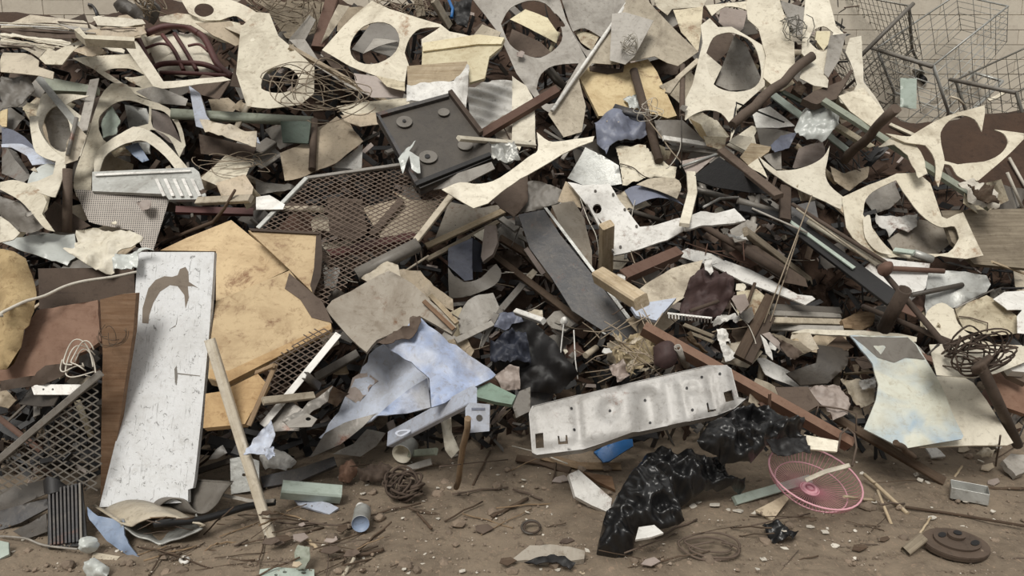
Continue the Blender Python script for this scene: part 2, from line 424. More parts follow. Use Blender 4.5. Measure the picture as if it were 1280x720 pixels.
# ------------------------------------------------------------------ swept bars
def profile(sh, w, th):
    if sh in ('tube', 'rod'):
        k = 10 if sh == 'tube' else 7
        return [(w/2*math.cos(i/k*6.2832), w/2*math.sin(i/k*6.2832)) for i in range(k)]
    if sh == 'box':
        c = min(w, th)*.12; a, b = w/2, th/2
        return [(a-c, -b), (a, -b+c), (a, b-c), (a-c, b), (-a+c, b), (-a, b-c), (-a, -b+c), (-a+c, -b)]
    if sh == 'angle':
        t = max(.004, w*.10); a = w/2
        return [(-a, 0), (a, 0), (a, -th), (a-t, -th), (a-t, -t), (-a, -t)][::-1]
    if sh == 'chan':
        t = max(.004, w*.10); a = w/2
        return [(-a, 0), (-a, -th), (-a+t, -th), (-a+t, -t), (a-t, -t), (a-t, -th), (a, -th), (a, 0)]
def sweep(pts, prof, nrm, hollow=0, taper=1, twist=0):
    pts = [Vector(p) for p in pts]; n = len(pts); k = len(prof); V = []; F = []; sm = []
    for i, p in enumerate(pts):
        t = (pts[min(i+1, n-1)]-pts[max(i-1, 0)]).normalized()
        nn = (nrm-t*nrm.dot(t))
        if nn.length < 1e-3: nn = t.orthogonal()
        nn.normalize(); b = t.cross(nn)
        sc = 1+(taper-1)*i/(n-1)
        for (x, y) in prof: V.append(p+(b*x+nn*y)*sc)
        if hollow:
            for (x, y) in prof: V.append(p+(b*x+nn*y)*sc*hollow)
    kk = 2*k if hollow else k; rnd = k >= 7 and abs(prof[0][1]) < 1e-9
    for i in range(n-1):
        for j in range(k):
            a = i*kk+j; b = i*kk+(j+1) % k
            F.append((a, b, b+kk, a+kk)); sm.append(rnd)
            if hollow: F.append((b+k, a+k, a+k+kk, b+k+kk)); sm.append(rnd)
    for e, i in ((0, 0), (1, (n-1)*kk)):
        if hollow:
            for j in range(k):
                a, b = i+j, i+(j+1) % k; F.append((a, a+k, b+k, b) if e == 0 else (a, b, b+k, a+k)); sm.append(False)
        else: F.append(tuple(i+j for j in range(k))[::-1] if e == 0 else tuple(i+j for j in range(k))); sm.append(False)
    return V, F, sm
def swept_obj(name, pts, prof, nrm, m, parent=None, hollow=0, taper=1):
    c = sum((Vector(p) for p in pts), Vector())/len(pts)
    V, F, sm = sweep([Vector(p)-c for p in pts], prof, nrm, hollow, taper)
    t = (Vector(pts[-1])-Vector(pts[0]))
    o = link(name, meshd(V, F, sm), m); o.location = c
    if parent:
        o.parent = parent; o.matrix_parent_inverse = parent.matrix_world.inverted()
    else:  # local x runs along the bar so that grain follows it
        x = t.normalized(); nn = nrm-x*nrm.dot(x)
        nn = nn.normalized() if nn.length > 1e-3 else x.orthogonal().normalized(); y = nn.cross(x)
        rot = Matrix((x, y, nn)).transposed().to_4x4()
        o.data.transform(rot.inverted()); M = rot; M.translation = c; o.matrix_world = M
    return o
def line_rest(p0, p1, wpx, gap, maxd=1.1):
    p0, p1 = np.array(p0), np.array(p1); L = np.linalg.norm(p1-p0); d = (p1-p0)/max(L, 1e-6); nrm = np.array([-d[1], d[0]])
    ts = np.linspace(0, 1, max(8, int(L/2))); us = []; tt = []
    for off in (-.4, 0, .4):
        q = p0+np.outer(ts, p1-p0)+nrm*off*wpx; us.append(q); tt.append(ts)
    q = np.concatenate(us); tt = np.concatenate(tt)
    ix = (q/GS).astype(int); ok = (ix[:, 0] >= 0) & (ix[:, 0] < GW) & (ix[:, 1] >= 0) & (ix[:, 1] < GH)
    if ok.sum() < 3: ok[:] = True
    ix = np.clip(ix[ok], 0, [GW-1, GH-1]); tt = tt[ok]
    zb = Z[ix[:, 1], ix[:, 0]]-gap; wi = 1/zb; zm = np.median(zb); best = None
    lat = L*zm/FPX
    for k in np.linspace(-.12, .12, 97):
        w0 = np.percentile(wi-k*tt, 97); w1 = w0+k
        if w0 < .08 or w1 < .08: continue
        if abs(1/w0-1/w1) > maxd*lat: continue
        c = np.mean(w0+k*tt-wi)
        if best is None or c < best[0]: best = (c, w0, w1)
    _, w0, w1 = best
    return 1/w0, 1/w1
def stamp_line(p0, p1, wpx, z0, z1, off):
    p0, p1 = np.array(p0, float), np.array(p1, float); L = np.linalg.norm(p1-p0); d = (p1-p0)/max(L, 1e-6); nr = np.array([-d[1], d[0]])*wpx/2
    sl, m = mask_of(np.array([p0+nr, p1+nr, p1-nr, p0-nr]))
    t = np.clip(((uu[sl]-p0[0])*d[0]+(vv[sl]-p0[1])*d[1])/max(L, 1e-6), 0, 1)
    z = 1/((1-t)/z0+t/z1)-off
    Z[sl] = np.where(m, np.minimum(Z[sl], z), Z[sl])
def B(name, label, cat, m, reg, pts, w, sh='box', th=None, n=(0, 40), hollow=0, taper=1, group=None, maxd=1.1, smooth=0, pl=None):
    """a bar, plank, pipe or wire laid on the pile; w in the region's own pixels"""
    k = REG[reg][2]; wpx = w/k
    if smooth:
        P = parse(reg, '~'+pts, 4); P = P[:len(P)-3]
    else: P = parse(reg, pts)
    nv = nvec(n)
    if len(P) == 2:
        zc = Z[min(GH-1, max(0, int(P[:, 1].mean()/GS))), min(GW-1, max(0, int(P[:, 0].mean()/GS)))]
        wm = wpx*zc/FPX; t_ = th if th else (wm if sh in ('tube', 'rod') else wm*.5)
        z0, z1 = line_rest(P[0], P[1], wpx, t_*.55 if sh in ('tube', 'rod', 'box') else t_*.9, maxd)
        p3 = [world(P[0, 0], P[0, 1], np.array(z0)), world(P[1, 0], P[1, 1], np.array(z1))]
        wm = wpx*(z0+z1)/2/FPX
        stamp_line(P[0], P[1], wpx, z0, z1, t_*.5)
    else:
        nr = []
        for i in range(len(P)):
            d = P[min(i+1, len(P)-1)]-P[max(i-1, 0)]; d = d/max(np.linalg.norm(d), 1e-6); nr.append((-d[1], d[0]))
        nr = np.array(nr)*max(wpx, 2.5)/2; poly = np.concatenate([P+nr, (P-nr)[::-1]])
        nv2, K = rest_plane(poly, [], pl, .008, 4)
        p3 = on_plane(P, nv2, K); wm = wpx*(K/np.maximum(.08, -(rayarr(P[:, 0], P[:, 1])@nv2))).mean()/FPX
        t_ = th if th else (wm if sh in ('tube', 'rod') else wm*.4)
        if pl is None: nv = nv2
    if cat in ('branch', 'stick', 'twig') and len(p3) == 2 and sh in ('tube', 'rod'):
        a_, b_ = Vector(p3[0]), Vector(p3[1]); o1 = (b_-a_).orthogonal().normalized(); o2_ = (b_-a_).cross(o1).normalized(); n_ = 4 if cat == 'twig' else 8
        p3 = [a_.lerp(b_, i/n_)+o1*wm*(.12 if cat != 'twig' else .5)*math.sin(i*2.1+len(label))+o2_*wm*.12*math.sin(i*1.3+wm*900) for i in range(n_+1)]
    o = swept_obj(name, p3, profile(sh, wm, t_), Vector(nv), m, None, hollow, taper)
    if cat == 'branch':
        for v_ in o.data.vertices:
            k_ = 1+.22*noise.noise(Vector((v_.co.x*9, v_.co.y*30, v_.co.z*30))); v_.co.y *= k_; v_.co.z *= k_
    tag(o, label, cat, group); return o
def tangle(name, label, cat, m, reg, c, rx, ry, loops, wr=.003, seed=1, n=None, depth=.08, pts=26, arc=6.0):
    """a tangle of wire: loose loops at differing sizes, one thing"""
    k = REG[reg][2]; P = parse(reg, 'e %f,%f,%f,%f' % (c[0], c[1], rx, ry))
    nv, K = rest_plane(P, [], n, .03, 10, 0); P3 = on_plane(P, nv, K); x, y, nn = frame_of(nv); ce = P3.mean(0)
    q = to2(P3, ce, x, y); ex, ey = np.ptp(q[:, 0])/2, np.ptp(q[:, 1])/2
    rs = random.Random(seed); V = []; F = []; sm = []
    for i in range(loops):
        a0 = rs.random()*6.28; sx = ex*rs.uniform(.45, 1); sy = ey*rs.uniform(.4, 1); ox = (ex-sx)*rs.uniform(-1, 1); oy = (ey-sy)*rs.uniform(-1, 1); zz = rs.uniform(0, depth); ph = rs.random()*6.28
        ro = rs.uniform(-.35, .35)
        pp = []
        for j in range(pts):
            t = a0+arc*rs.uniform(.97, 1.0)*j/(pts-1); px = sx*math.cos(t)*(1+.06*math.sin(3*t+ph)); py = sy*math.sin(t)*(1+.08*math.sin(2*t+ph))
            pp.append(Vector((ox+px*math.cos(ro)-py*math.sin(ro), oy+px*math.sin(ro)+py*math.cos(ro), zz+depth*.4*math.sin(2*t+ph))))
        v, f, s = sweep(pp, [(wr*math.cos(r), wr*math.sin(r)) for r in (0, 1.57, 3.14, 4.71)], Vector((0, 0, 1)))
        b = len(V); V += v; F += [tuple(i2+b for i2 in ff) for ff in f]
    o = link(name, meshd(V, F, True), m); M = Matrix((x, y, nn)).transposed().to_4x4(); M.translation = Vector(ce); o.matrix_world = M
    tag(o, label, cat); return o
def mesh_panel(name, label, m, reg, out, cell, frames, n=None, fm='galv', strand=.0035, q=5, gap=.03):
    """expanded metal panel: real diamond strands cut to the outline, plus frame bars as parts"""
    O = parse(reg, out); nv, K = rest_plane(O, [], n, gap, q); P3 = on_plane(O, nv, K); x, y, nn = frame_of(nv); c = P3.mean(0); o2 = to2(P3, c, x, y)
    root = empty(name, c, Matrix((x, y, nn)).transposed()); tag(root, label, 'mesh panel')
    V = []; F = []; cw, ch = cell, cell*.62
    x0, x1 = o2[:, 0].min(), o2[:, 0].max(); y0, y1 = o2[:, 1].min(), o2[:, 1].max()
    ny = int((y1-y0)/ch)+2; nx = int((x1-x0)/cw)+2
    segs = []
    for j in range(ny*2):
        for i in range(nx*2):
            if (i+j) % 2: continue
            xa, ya = x0+i*cw/2, y0+j*ch/2
            segs.append((xa, ya, xa+cw/2, ya+ch/2)); segs.append((xa, ya, xa+cw/2, ya-ch/2))
    sg = np.array(segs); mid = (sg[:, :2]+sg[:, 2:])/2; ok = pip(o2, mid[:, 0], mid[:, 1]); sg = sg[ok]
    for (xa, ya, xb, yb) in sg:
        d = math.hypot(xb-xa, yb-ya); px, py = -(yb-ya)/d*strand/2, (xb-xa)/d*strand/2; b = len(V); wz = .010*math.sin(xa*9)*math.cos(ya*7)
        wz2 = .010*math.sin(xb*9)*math.cos(yb*7)
        V += [(xa+px, ya+py, wz), (xa-px, ya-py, wz), (xb-px, yb-py, wz2), (xb+px, yb+py, wz2), (xa, ya, wz-strand), (xb, yb, wz2-strand)]
        F += [(b, b+1, b+2, b+3), (b+1, b+4, b+5, b+2), (b+4, b, b+3, b+5)]
    mo = link('expanded_mesh', meshd(V, F), m, root)
    for (pts, w, mm) in frames:
        q2 = to2(on_plane(parse(reg, pts), nv, K), c, x, y); wm = w/REG[reg][2]*K/FPX/.8
        V2, F2, s2 = sweep([Vector((p[0], p[1], .006)) for p in q2], profile('box', wm, .02), Vector((0, 0, 1)))
        link('frame_bar', meshd(V2, F2, s2), mm or fm, root)
    return root
def at(u, v):
    ix = min(GW-1, max(0, int(u/GS))); iy = min(GH-1, max(0, int(v/GS))); z = Z[iy, ix]
    return Vector(world(u, v, np.array(z))), z

def ribbon(name, label, cat, m, reg, pts, vec, lift=.02, th=.006):
    """a curled strip of sheet: its near edge, carried back along vec"""
    P = parse(reg, '~'+pts, 4)[:-3]; zs = np.array([at(u, v)[1] for u, v in P]); z = np.percentile(zs, 15)-lift
    A = world(P[:, 0], P[:, 1], np.full(len(P), z)); k_ = REG[reg][2]; cu = P.mean(0); vec = Vector(world(cu[0]+vec[0]/k_, cu[1]+vec[1]/k_, np.array(z+vec[2]))-world(cu[0], cu[1], np.array(z))); V = []; F = []; n = len(A); c = Vector(A.mean(0)); K = 5
    for i in range(n):
        t = Vector(A[min(i+1, n-1)]-A[max(i-1, 0)]); nr = t.cross(vec).normalized()*th
        for k in range(K):
            p = Vector(A[i])+vec*k/(K-1)-c; V += [p, p+nr]
    q = 2*K
    for i in range(n-1):
        for k in range(K-1):
            a = i*q+2*k; F += [(a, a+2, a+2+q, a+q), (a+1, a+1+q, a+3+q, a+3)]
        F += [(i*q, i*q+q, i*q+q+1, i*q+1), (i*q+2*K-2, i*q+2*K-1, i*q+q+2*K-1, i*q+q+2*K-2)]
    for i in (0, n-1):
        for k in range(K-1): a = i*q+2*k; F.append((a, a+1, a+3, a+2))
    o = link(name, meshd(V, F, True), m); o.location = c; tag(o, label, cat)
    sl, mk = mask_of(P if len(P) > 3 else P); Z[sl] = np.where(mk, np.minimum(Z[sl], z), Z[sl]); return o
# ================================================================== SETTING
def build_floor():
    xs = np.concatenate([np.arange(-5.6, -3.2, .08), np.arange(-3.2, 3.2, .022), np.arange(3.2, 5.7, .08)])
    ys = np.concatenate([np.arange(-.6, 1.9, .1), np.arange(1.9, 4.1, .022), np.arange(4.1, 7.0, .07)])
    X, Y = np.meshgrid(xs, ys)
    fine = .006*fastn(X*6, Y*6, 11)+.004*fastn(X*15, Y*15, 12)
    ZZ = terrain(X, Y)+fine
    V = np.stack([X.ravel(), Y.ravel(), ZZ.ravel()], -1); nx, ny = len(xs), len(ys)
    i = np.arange(nx-1)[None, :]+np.arange(ny-1)[:, None]*nx
    F = np.stack([i, i+1, i+1+nx, i+nx], -1).reshape(-1, 4)
    me = bpy.data.meshes.new('m'); me.from_pydata(V.tolist(), [], F.tolist()); me.polygons.foreach_set('use_smooth', [True]*len(me.polygons)); me.update()
    me.materials.append(MATS['soil']); me.materials.append(MATS['darksoil_gapshade'])
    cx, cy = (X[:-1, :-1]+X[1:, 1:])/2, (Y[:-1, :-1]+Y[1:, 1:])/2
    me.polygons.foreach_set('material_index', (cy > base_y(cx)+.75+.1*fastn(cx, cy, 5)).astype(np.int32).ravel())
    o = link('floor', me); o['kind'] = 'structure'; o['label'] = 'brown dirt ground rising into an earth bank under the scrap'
    return o
FLOOR = build_floor()
def boxmesh(x, y, z, bv=.004):
    bm = bmesh.new(); bmesh.ops.create_cube(bm, size=1); bmesh.ops.scale(bm, vec=(x, y, z), verts=bm.verts)
    if bv: bmesh.ops.bevel(bm, geom=bm.edges[:], offset=bv, segments=1, affect='EDGES')
    me = bpy.data.meshes.new('m'); bm.to_mesh(me); bm.free(); return me
wl = link('wall_back', boxmesh(11.4, .16, 3.6, 0), 'mortar'); wl.location = (0, WALLY+.10, 1.8); wl['kind'] = 'structure'; wl['label'] = 'painted cream blockwork wall behind the scrap heap'
bmesh_shared = boxmesh(.357, .06, .1235, .003); bmesh_shared.materials.append(MATS['wallpaint'])
for r in range(15):
    z = 1.36+.1265*r
    for c in range(-16, 17):
        x = c*.36+(.18 if r % 2 else 0)
        if abs(x) > 5.6 or (x < 2.45 and z < 2.0): continue
        b = bpy.data.objects.new('brick', bmesh_shared); COL.objects.link(b); b.parent = wl
        b.location = (x, -.088+random.uniform(-.002, .002), z-1.8)
# ================================================================== SHOPPING TROLLEYS by the wall
def tubes(name, segs, r, m, parent, k=5):
    V = []; F = []
    prof = [(r*math.cos(i/k*6.2832), r*math.sin(i/k*6.2832)) for i in range(k)]
    for pts in segs:
        v, f, s = sweep(pts, prof, Vector((.13, .31, .94)).normalized()); b = len(V); V += v; F += [tuple(i+b for i in q) for q in f]
    return link(name, meshd(V, F, True), m, parent)
def wire_wall(a, b, c, d, nu, nv_):
    """grid of wires on the quad a-b-c-d"""
    a, b, c, d = map(Vector, (a, b, c, d)); out = []
    for i in range(nu+1):
        t = i/nu; out.append([a.lerp(b, t), d.lerp(c, t)])
    for i in range(nv_+1):
        t = i/nv_; out.append([a.lerp(d, t), b.lerp(c, t)])
    return out
def trolley(label, loc, rot, m='chrome', seat=True, wheels=True, dense=1):
    t = empty('shopping_trolley', (0, 0, 0)); tag(t, label, 'shopping trolley', 'wire shopping trolleys against the wall')
    L, W1, W0, H1, H0 = .84, .27, .21, .50, .24   # basket: rear wide and tall, front narrow
    A = [(-L/2, -W1, .40), (-L/2, W1, .40), (-L/2, W1, .40+H1+.08), (-L/2, -W1, .40+H1+.08)]
    Fq = [(L/2, -W0, .52), (L/2, W0, .52), (L/2, W0+.02, .88), (L/2, -W0-.02, .88)]
    tubes('basket_side', wire_wall(A[0], Fq[0], Fq[3], A[3], int(18*dense), 6), .0026, m, t)
    tubes('basket_side', wire_wall(A[1], Fq[1], Fq[2], A[2], int(18*dense), 6), .0026, m, t)
    tubes('basket_front', wire_wall(*Fq, int(9*dense), 6), .0026, m, t)
    tubes('basket_floor', wire_wall(A[0], A[1], Fq[1], Fq[0], int(9*dense), 9), .0026, m, t)
    tubes('rear_flap', wire_wall(*A, int(9*dense), 6), .0026, m, t)
    tubes('basket_rim', [[A[3], Fq[3], Fq[2], A[2], A[3]]], .008, m, t, 6)
    tubes('frame', [[(-L/2, s*W1, .98), (-L/2+.10, s*W1, .40), (-L/2+.02, s*W1*.95, .14), (L/2-.06, s*W0, .14)] for s in (-1, 1)]+[[(L/2-.06, -W0, .14), (L/2-.06, W0, .14)], [(-L/2+.30, -W1, .14), (-L/2+.1, -W1, .4)], [(-L/2+.30, W1, .14), (-L/2+.1, W1, .4)]], .013, m, t, 7)
    tubes('bottom_rack', wire_wall((-L/2+.05, -W1*.9, .15), (-L/2+.05, W1*.9, .15), (L/2-.07, W0*.9, .15), (L/2-.07, -W0*.9, .15), 5, 3), .005, m, t)
    h = tubes('handle', [[(-L/2-.03, -W1-.02, 1.0), (-L/2-.03, W1+.02, 1.0)]], .016, 'dgrey', t, 8)
    if seat: tubes('child_seat', wire_wall((-L/2+.02, -W1*.9, .66), (-L/2+.02, W1*.9, .66), (-L/2+.22, W1*.85, .62), (-L/2+.22, -W1*.85, .62), 8, 4), .0026, m, t)
    if wheels:
        for x, y in ((-L/2+.05, -W1*.9), (-L/2+.05, W1*.9), (L/2-.1, -W0*.9), (L/2-.1, W0*.9)):
            bm = bmesh.new(); bmesh.ops.create_cone(bm, cap_ends=True, segments=14, radius1=.055, radius2=.055, depth=.03)
            bmesh.ops.rotate(bm, verts=bm.verts, matrix=Matrix.Rotation(R(90), 3, 'X')); me = bpy.data.meshes.new('m'); bm.to_mesh(me); bm.free()
            w = link('wheel', me, 'black', t); w.location = (x, y, .06)
            tubes('caster_fork', [[(x, y+.02, .06), (x, y+.02, .13), (x, y-.02, .13), (x, y-.02, .06)]], .006, m, t)
    x = Vector(rot[0]).normalized(); z = Vector(rot[1]); z = (z-x*z.dot(x)).normalized(); y = z.cross(x)
    M = Matrix((x, y, z)).transposed(); M4 = M.to_4x4(); M4.translation = Vector(loc)-M@Vector(rot[2]); t.matrix_world = M4
    return t
TROL = [
 ('upright grey wire shopping trolley with its handle raised beside the punched cream plate', world(1108, 38, np.array(5.95)), ((-.45, .80, .40), (-.55, -.42, .55), (-.45, 0, 1.0)), 'chrome', True, True, 1),
 ('pale wire shopping trolley tipped up on end leaning against the wall', world(1182, 68, np.array(6.2)), ((.72, .15, .60), (-.55, -.55, .62), (0, 0, .66)), 'galv', False, False, .34),
 ('shopping trolley lying on the earth bank with only its rail and side in view', world(1290, 118, np.array(5.85)), ((.80, .15, .48), (-.45, -.35, .80), (0, 0, .66)), 'chrome', False, False, .5)]
for a in TROL: trolley(*a)
for (u0, v0, u1, v1, zz) in ((1075, 0, 1260, 125, 6.0),):   # later pieces lie in front of the trolleys
    Z[int(v0/GS):int(v1/GS), int(u0/GS):int(u1/GS)] = np.minimum(Z[int(v0/GS):int(v1/GS), int(u0/GS):int(u1/GS)], 5.75)
# ================================================================== loose scrap deep in the heap
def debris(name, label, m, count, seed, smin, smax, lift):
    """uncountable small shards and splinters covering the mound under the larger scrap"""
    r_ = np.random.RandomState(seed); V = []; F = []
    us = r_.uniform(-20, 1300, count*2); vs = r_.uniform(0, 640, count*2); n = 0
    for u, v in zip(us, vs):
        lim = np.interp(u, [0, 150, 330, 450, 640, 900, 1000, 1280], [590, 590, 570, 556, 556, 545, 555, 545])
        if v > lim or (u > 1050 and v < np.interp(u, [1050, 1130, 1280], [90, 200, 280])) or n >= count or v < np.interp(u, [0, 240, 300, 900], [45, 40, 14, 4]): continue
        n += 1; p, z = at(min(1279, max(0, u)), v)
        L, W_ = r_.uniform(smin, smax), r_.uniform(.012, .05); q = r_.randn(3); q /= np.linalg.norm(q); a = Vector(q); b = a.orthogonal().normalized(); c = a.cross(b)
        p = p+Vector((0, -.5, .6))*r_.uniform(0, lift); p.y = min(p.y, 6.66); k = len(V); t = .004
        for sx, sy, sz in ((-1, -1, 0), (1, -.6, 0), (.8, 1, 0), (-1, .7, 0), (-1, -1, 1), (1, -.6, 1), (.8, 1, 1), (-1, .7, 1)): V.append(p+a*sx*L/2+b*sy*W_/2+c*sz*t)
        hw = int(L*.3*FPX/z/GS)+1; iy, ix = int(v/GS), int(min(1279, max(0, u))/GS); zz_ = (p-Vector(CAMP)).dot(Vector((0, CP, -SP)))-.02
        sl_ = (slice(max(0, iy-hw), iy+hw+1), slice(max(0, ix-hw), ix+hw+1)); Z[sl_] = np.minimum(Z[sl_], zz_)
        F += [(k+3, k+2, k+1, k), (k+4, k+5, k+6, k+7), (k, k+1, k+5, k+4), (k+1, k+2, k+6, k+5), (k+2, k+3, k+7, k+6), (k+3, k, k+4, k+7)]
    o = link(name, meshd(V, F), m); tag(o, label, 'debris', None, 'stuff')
debris('scrap_debris', 'shards and splinters coloured dark for the shaded gaps of the heap', 'darksoil_gapshade', 2200, 1, .06, .22, .06)  # shard colour darkened to stand in for gap shade
debris('scrap_debris', 'dark grey shards deepening the shade in the gaps of the heap', 'dark', 1500, 2, .05, .2, .06)  # dark tone adds painted shade between the pieces
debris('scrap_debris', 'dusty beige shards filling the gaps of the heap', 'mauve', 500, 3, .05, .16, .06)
debris('scrap_debris', 'black shards painting shade into the gaps of the heap', 'black', 2600, 4, .06, .25, .06)  # black colour imitates the deep shade between pieces
rs = random.Random(21)
CN = dict(dgrey='dark grey', brown='brown', steel='steel grey', drust='dark rusty', dark='blackish', bone='dusty beige', rust='rust brown', cream2='stained cream', grey='grey', beige='beige', woodd='dark wooden', char='charcoal')
FM = ['dgrey', 'brown', 'steel', 'drust', 'dark', 'bone', 'rust', 'cream2', 'grey', 'beige', 'woodd', 'char']
def in_heap(u, v):
    return v < np.interp(u, [0, 150, 330, 450, 640, 900, 1000, 1280], [540, 540, 540, 530, 530, 520, 530, 515]) and not (u > 1050 and v < np.interp(u, [1050, 1130, 1280], [60, 170, 250])) and not (u < 240 and v < 35)
GAP[:] = [.03, .12]
cnt = 0
while cnt < 300:
    u, v = rs.uniform(-10, 1290), rs.uniform(5, 620)
    if not in_heap(u, v): continue
    cnt += 1; up = v < 260
    L = rs.uniform(18, 52); a = rs.uniform(0, 3.14)
    m = rs.choice(['bone', 'cream2', 'beige', 'grey', 'brown', 'dgrey', 'dark', 'drust', 'steel'] if up else FM)
    if cnt % 5 < 2:
        B('scrap_bar', CN[m]+' scrap strip wedged deep between the larger pieces of the heap', 'scrap', m, 'p', '%f,%f %f,%f' % (u-L*math.cos(a), v-L*math.sin(a)*.7, u+L*math.cos(a), v+L*math.sin(a)*.7), rs.uniform(3, 9), rs.choice(['box', 'angle', 'rod', 'chan']), group=CN[m]+' strips deep in the heap')
    else:
        k = rs.choice([4, 4, 5, 6]); pts = []
        for i in range(k):
            t = a+i/k*6.283+rs.uniform(-.3, .3); r = L*rs.uniform(.45, .8); pts.append('%f,%f' % (u+r*math.cos(t), v+r*math.sin(t)*.75))
        S('scrap_offcut', CN[m]+' sheet offcut buried deep between the larger pieces of the heap', 'scrap', m, 'p', ' '.join(pts), cr=rs.choice([0, .015, .03]), div=6, n=(rs.uniform(-55, 55), rs.uniform(0, 65)), group=CN[m]+' offcuts deep in the heap')
GAP[:] = [.012, .05]
# ================================================================== THE HEAP, back and top first
# ---- flat strips along the top by the wall
S('sheet_strip', 'long pale flat sheet topping the strip stack against the wall', 'sheet metal', 'bone', 'a', '0,190 150,150 260,118 420,150 600,165 740,170 860,225 860,268 690,240 500,205 300,200', n=(5, 30))
B('bent_pipe', 'short black bent pipe standing up before the bare wall', 'pipe', 'char', 'a', '790,40 825,48 850,75 868,110 880,160', 30, 'tube')
S('sheet_strip', 'thin light strip with a ragged edge under the topmost pale sheet', 'sheet metal', 'bone', 'a', '0,212 450,232 640,225 860,262 850,285 470,256 0,240', n=(0, 40))
S('sheet_strip', 'dark brown sheet slotted between pale strips near the wall', 'sheet metal', 'brown', 'a', '0,248 420,262 700,295 700,350 560,345 240,325 0,275', n=(-10, 18))
S('sheet_strip', 'ivory dented strip below the dark slot in the strip stack', 'sheet metal', 'ivory', 'a', '0,298 230,325 450,340 650,372 600,420 430,395 200,352 0,335', n=(0, 42), cr=.02)
S('sheet_strip', 'cream strip with buckled lower edge in the strip stack', 'sheet metal', 'cream', 'a', '0,338 200,355 440,400 560,418 420,445 200,405 0,385', n=(8, 50), cr=.02)
S('sheet_strip', 'beige rolled strip lowest of the strip stack', 'sheet metal', 'bone', 'a', '0,380 260,405 420,450 350,520 270,470 160,430 0,425', n=(-5, 35), cr=.02)
B('thin_rail', 'thin white rail lying along the strip stack', 'bar', 'white', 'a', '0,222 560,250', 12, 'box')
S('sheet_strip', 'short grey strip poking from the stack above the bent gusset', 'sheet metal', 'grey', 'a', '500,205 700,240 840,262 860,290 650,262', n=(20, 30))
S('sheet_offcut', 'small cream folded sheets stacked by the black bent pipe', 'sheet metal', 'ivory', 'a', '838,160 890,145 1000,170 1190,180 1215,200 1100,215 880,235', n=(5, 48))
S('sheet_offcut', 'beige sheet with shadowed lip under the small cream folded sheets', 'sheet metal', 'bone', 'a', '870,235 1000,225 1224,200 1290,235 1240,270 1000,275 880,262', n=(-8, 30))
S('rubber_tubing', 'dark crumpled rubber tubing lying against the wall', 'rubber', 'dark', 'A1', '~520,42! 560,15 620,22 690,8 730,50 700,90 640,95 590,72 535,58', cr=.05, puff=.06, n=(0, 40))
S('wire_brush_bundle', 'dry brushwood bundle at the back of the heap', 'brushwood', 'woodg', 'A2', '0,0 320,0 300,120 200,180 130,160 60,60', cr=.05, n=(0, 30))
tangle('brushwood', 'grey straw-like tangle of thin twigs at the very top of the heap', 'brushwood', 'wire', 'A2', (140, 70), 160, 90, 26, .004, 5, arc=2.2, pts=7, depth=.2)
tangle('brushwood', 'brown thorny twig tangle behind the two-hole punched plate', 'brushwood', 'wire', 'A2', (690, 50), 130, 60, 24, .004, 9, arc=2.2, pts=7, depth=.2)
tangle('brushwood', 'dark twig snarl beside the arched cream band at the top', 'brushwood', 'wire', 'A1', (700, 60), 60, 45, 14, .004, 19, arc=2.5, pts=7, depth=.15)
S('black_sack', 'black sack at the top with a blue cord on it', 'sack', 'black', 'A2', '890,0 975,0 950,120 905,115 880,60', cr=.04, n=(0, 30))
B('blue_cord', 'bright blue plastic cord on the black sack', 'cord', 'bluep', 'A2', '868,0 885,40 880,80', 14, 'tube')
S('sheet_offcut', 'grey upright flap beside the brown post at the top', 'sheet metal', 'grey', 'A2', '150,180 240,65 270,90 220,180', n=(-30, 20))
B('post', 'rust brown post standing up out of the heap beside brushwood', 'post', 'rust', 'A2', '345,0 280,220', 58, 'box')
S('sheet_offcut', 'thin pale upright strip leaning on the brown rust post', 'sheet metal', 'bone', 'A2', '370,20 420,30 330,160 290,200 330,100', n=(25, 25))
B('thin_rail', 'upright wooden slat between twigs and black sack', 'slat', 'woodg', 'A2', '730,0 745,80', 40, 'box')
B('thin_rail', 'pale leaning slat crossing the black sack', 'slat', 'bone', 'A2', '800,0 870,120', 40, 'box')
# ---- top, between strip stack and the maroon frame
S('sheet_offcut', 'cream sheet with sloping end under the arched band', 'sheet metal', 'cream', 'A1', '715,75 800,62 960,85 1080,105 1115,190 1110,208 1000,195 860,115 720,95', n=(10, 45))
S('sheet_offcut', 'narrow beige sheet overlapping the cream sheet by the crumpled paper', 'sheet metal', 'beige', 'A1', '880,100 1040,95 1095,185 1060,205 960,160', n=(20, 38))
S('sheet_offcut', 'grey-beige pointed sheet beneath the arched band end', 'sheet metal', 'bone', 'A1', '1010,112 1090,112 1200,160 1130,190 1090,160', n=(25, 55))
S('punched_plate', 'arched cream punched band with an oval eye at the top', 'punched plate', 'cream', 'A1', '~815,0! 990,-10 1110,30 1180,80 1226,130! 1222,165! 1180,158 1130,120 1085,85 1050,72 990,88! 930,90 880,75 850,60!', ['e 918,45,44,30,0'], n=(12, 30))
S('sheet_offcut', 'white sheet strip at the end of the rubber tubing', 'sheet metal', 'ivory', 'A1', '425,80 470,75 640,85 655,105 560,120 440,112', n=(0, 48))
S('sheet_offcut', 'beige wavy sheet hidden under the bent gutter strip', 'sheet metal', 'beige', 'A1', '380,130 640,115 660,150 560,175 400,170', n=(0, 28), cr=.02)
S('crumpled_paper', 'crumpled cream paper sheet beside the maroon frame', 'paper', 'ivory', 'A1', '1120,160 1224,150 1235,300 1180,310 1130,340 1080,262', cr=.06, n=(-10, 35))

